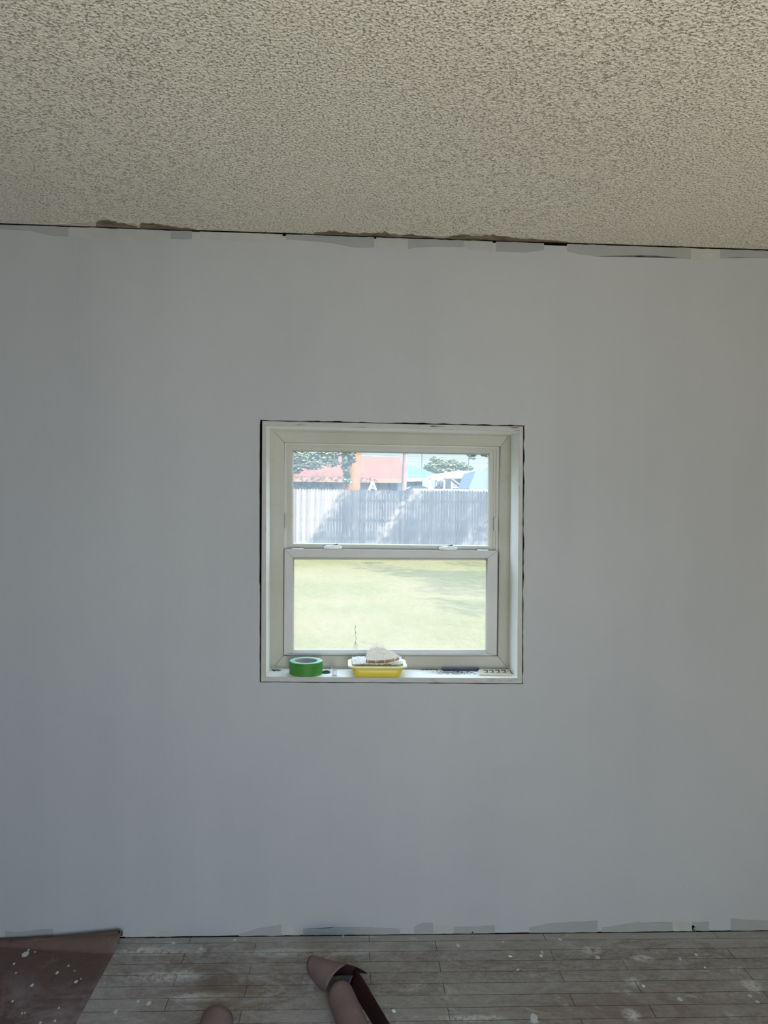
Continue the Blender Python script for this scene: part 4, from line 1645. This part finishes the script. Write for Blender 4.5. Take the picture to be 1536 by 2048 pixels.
box(bm, (xL, Ye - 0.05, ez - 0.28), (xR, Ye + 0.0, ez - 0.02))
link('fascia', bm, mat('peach_fascia', (0.203, 0.131, 0.095), 0.8, 0.1, 4, 0.05), hs)
for (a_, b_) in ((595, 617), (621, 642), (646, 668)):
    wall_window(hs, a_, b_, 959, 977, Ye + 0.6, 1)
wall_window(hs, 735, 762, 962, 985, Ye + 0.6, 2)
wall_window(hs, 772, 796, 962, 985, Ye + 0.6, 1)

# blue-roofed house
Yb = 46.0
hb = empty('blue_roof_house', (P(845, 960, Yb).x, Yb + 3, GZ), 'house with bright blue hipped roof right of the utility pole', 'house')
rl, rr_ = P(800, 932.5, Yb + 4), P(829, 932.5, Yb + 4)
el, er = P(800, 957.5, Yb), P(893, 955.5, Yb)
er2 = P(889, 949.5, Yb + 8)
el2 = Vector((el.x, Yb + 8, el.z))
bm = bmesh.new()
v = [bm.verts.new(p) for p in (el, er, rr_, rl)]
bm.faces.new(v)
v2 = bm.verts.new(Vector((er.x, Yb + 8, er.z)))
v3 = bm.verts.new(el2)
bm.faces.new((v[1], v2, v[2]))
bm.faces.new((v2, v3, v[3], v[2]))
bm.faces.new((v3, v[0], v[3]))
bm.faces.new((v[0], v3, v2, v[1]))
link('roof', bm, M_BLUE, hb)
bm = bmesh.new()
box(bm, (el.x + 0.3, Yb + 0.4, GZ), (er.x - 0.4, Yb + 7.6, el.z - 0.02))
link('wall', bm, M_BLUEW, hb)
bm = bmesh.new()
prism(bm, [el + Vector((0, -0.05, 0.02)), er + Vector((0, -0.05, 0.02)), er + Vector((0, -0.05, -0.2)), el + Vector((0, -0.05, -0.2))], (0, 0.05, 0))
link('fascia', bm, M_TRIMW, hb)
wall_window(hb, 826, 837, 962, 974, Yb + 0.4, 0)

# white carport
Yc = 36.0
cp = empty('white_carport', (P(905, 960, Yc).x, Yc + 2, GZ), 'white open carport with slender posts in front of the blue roofed house', 'carport')
bm = bmesh.new()
q = [P(857, 957, Yc), P(948, 957, Yc), P(952, 946, Yc + 5), P(917, 945.5, Yc + 5), P(866, 953.5, Yc + 1)]
prism(bm, q, (0, 0, 0.12))
link('roof', bm, M_TRIMW, cp)
for px in (860, 889, 904, 926, 937):
    bm = bmesh.new()
    p = P(px, 960, Yc)
    w_ = 0.08 if px in (926,) else 0.045
    box(bm, (p.x - w_, Yc + 0.05, GZ), (p.x + w_, Yc + 0.05 + 2 * w_, P(px, 956.5, Yc).z))
    link('post', bm, M_TRIMW, cp)
bm = bmesh.new()
a, b = P(905, 980, Yc), P(934, 969, Yc)
for z in (0.0, 0.5, 1.0):
    zz = lerp(P(905, 976, Yc).z, P(905, 969, Yc).z, z)
    box(bm, (a.x, Yc + 0.06, zz), (b.x, Yc + 0.12, zz + 0.06))
tube(bm, [P(904, 958, Yc), P(921, 971, Yc)], 0.04, 6)
link('railing', bm, M_TRIMW, cp)
bm = bmesh.new()
box(bm, (P(862, 960, Yc).x, Yc + 4.5, GZ), (P(950, 960, Yc + 4).x, Yc + 4.7, P(900, 957, Yc + 4.5).z))
link('back_wall', bm, M_BLUEW, cp)
wall_window(cp, 871, 883, 961, 976, Yc + 4.5, 0)

# pale blue shed with slanting side
Ys = 31.0
sh_ = [P(937, 990, Ys), P(938, 976, Ys), P(951, 942, Ys), P(975, 934.5, Ys), P(1000, 933, Ys), P(1000, 990, Ys)]
bm = bmesh.new()
for p in (sh_[0], sh_[-1]):
    p.z = GZ
prism(bm, sh_, (0, 3.5, 0))
tag(link('boat_cover', bm, mat('pale_blue_cover', (0.115, 0.148, 0.199), 0.7, 0.2, 2, 0.08)), 'pale blue slanting cover rising behind the fence at far right', 'cover')

# car with dark roof glass, just over the fence
Yk = 30.0
a, b = P(817, 980, Yk), P(861, 980, Yk)
car = empty('parked_car', ((a.x + b.x) / 2, Yk + 0.8, GZ), 'parked car whose dark roof shows over the fence right of the pole', 'car')
zt = P(838, 971.5, Yk).z
zb_ = P(838, 977.5, Yk).z
xa, xb = a.x, b.x + 0.0
prof = [(xa - 0.35, GZ + 0.35), (xb + 1.6, GZ + 0.35), (xb + 1.7, GZ + 0.9), (xb + 0.3, zb_ - 0.28), (xa - 0.1, zb_ - 0.25), (xa - 0.35, GZ + 1.0)]
bm = bmesh.new()
prism(bm, [Vector((x, Yk, z)) for x, z in prof], (0, 1.75, 0))
bmesh.ops.bevel(bm, geom=list(bm.edges), offset=0.06, segments=2, affect='EDGES')
link('body', bm, M_TRIMW, car)
prof = [(xa - 0.05, zb_ - 0.32), (xb + 0.25, zb_ - 0.32), (xb - 0.02, zb_), (lerp(xa, xb, 0.72), zt - 0.02), (lerp(xa, xb, 0.45), zt), (lerp(xa, xb, 0.15), zt - 0.03), (xa, zb_)]
bm = bmesh.new()
prism(bm, [Vector((x, Yk + 0.12, z)) for x, z in prof], (0, 1.5, 0))
link('cabin', bm, mat('dark_blue_glass', (0.030, 0.050, 0.080), 0.3, 0.5, 3, 0.2), car)
for xx in (xa + 0.3, xb + 0.9):
    bm = bmesh.new()
    tube(bm, [Vector((xx, Yk - 0.03, GZ + 0.33)), Vector((xx, Yk + 0.2, GZ + 0.33))], 0.33, 20)
    link('wheel', bm, M_MITRE, car)

# long white trailer just visible above the fence
Yw = 27.0
a, b = P(826, 977, Yw), P(985, 979.5, Yw)
tr = empty('white_trailer', ((a.x + b.x) / 2, Yw + 0.6, GZ), 'long low white trailer side showing as a line above the right fence', 'trailer')
bm = bmesh.new()
prism(bm, [Vector((a.x, Yw, GZ + 0.6)), Vector((b.x + 1, Yw, GZ + 0.6)), Vector((b.x + 1, Yw, b.z)), Vector((a.x, Yw, a.z))], (0, 1.3, 0))
link('bed', bm, M_TRIMW, tr)
for xx in (a.x + 1.0, b.x - 0.4):
    bm = bmesh.new()
    tube(bm, [Vector((xx, Yw - 0.02, GZ + 0.35)), Vector((xx, Yw + 0.2, GZ + 0.35))], 0.35, 20)
    link('wheel', bm, M_MITRE, tr)

# white A-frame
Ya = 28.0
p0_, p1_, p2_ = P(738, 981, Ya), P(745.5, 964.5, Ya), P(752, 981, Ya)
bm = bmesh.new()
for e_ in (p0_, p2_):
    g_ = p1_ + (e_ - p1_) * ((p1_.z - GZ) / (p1_.z - e_.z))
    tube(bm, [p1_, g_], 0.05, 8)
    tube(bm, [p1_ + Vector((0, 1.0, 0)), g_ + Vector((0, 1.0, 0))], 0.05, 8)
tube(bm, [p1_, p1_ + Vector((0, 1.0, 0))], 0.04, 8)
m0, m1 = p1_.lerp(p0_, 0.75), p1_.lerp(p2_, 0.75)
tube(bm, [m0, m1], 0.035, 8)
tag(link('a_frame_swing', bm, M_TRIMW), 'white pointed A-frame peeking over the fence right of the big trunk', 'frame')

# utility pole and far poles with wires
Yp = 27.5
pb_, pt_ = P(807.5, 977, Yp), P(811.3, 905, Yp)
dv = (pt_ - pb_) / (pt_.z - pb_.z)
b0 = pb_ + dv * (GZ - pb_.z)
bm = bmesh.new()
rp_ = (P(813.5, 950, Yp).x - P(802.5, 950, Yp).x) / 2
tube(bm, [b0, b0 + dv * 9.0], [rp_ * 1.05, rp_ * 0.8], 16)
tag(link('utility_pole', bm, mat('weathered_pole', (0.200, 0.144, 0.128), 0.9, 0.1, 6, 0.35, stretch=(3, 3, 0.3))), 'thick weathered wooden utility pole behind the middle of the fence', 'pole')
Yq = 62.0
M_WIRE = mat('dark_wire', (0.080, 0.085, 0.100), 0.7, 0.2, 4, 0.1)
poles = []
for (px, ytop_, lab) in ((843.5, 905, 'thin dark pole rising above the blue roof'), (937, 918, 'thin dark pole rising left of the pale blue cover')):
    p = P(px, 945, Yq)
    zt_ = P(px, ytop_, Yq).z
    bm = bmesh.new()
    tube(bm, [Vector((p.x, Yq, GZ)), Vector((p.x, Yq, zt_))], 0.045, 8)
    tag(link('thin_pole', bm, M_WIRE), lab, 'pole')
for (a_, b_, lab) in (((700, 906), (1000, 917), 'uppermost overhead wire crossing the sky in the upper pane'),
                      ((700, 911), (1000, 920), 'second overhead wire below the uppermost one'),
                      ((700, 917.5), (1000, 926), 'lowest overhead wire, just above the far trees')):
    pa_, pb2 = P(a_[0], a_[1], Yq - 0.064), P(b_[0], b_[1], Yq - 0.064)
    pts = []
    for k in range(13):
        t_ = k / 12
        p = pa_.lerp(pb2, t_)
        p.z -= 0.12 * math.sin(math.pi * t_)
        pts.append(p)
    bm = bmesh.new()
    tube(bm, pts, 0.018, 6)
    tag(link('overhead_wire', bm, M_WIRE), lab, 'wire')
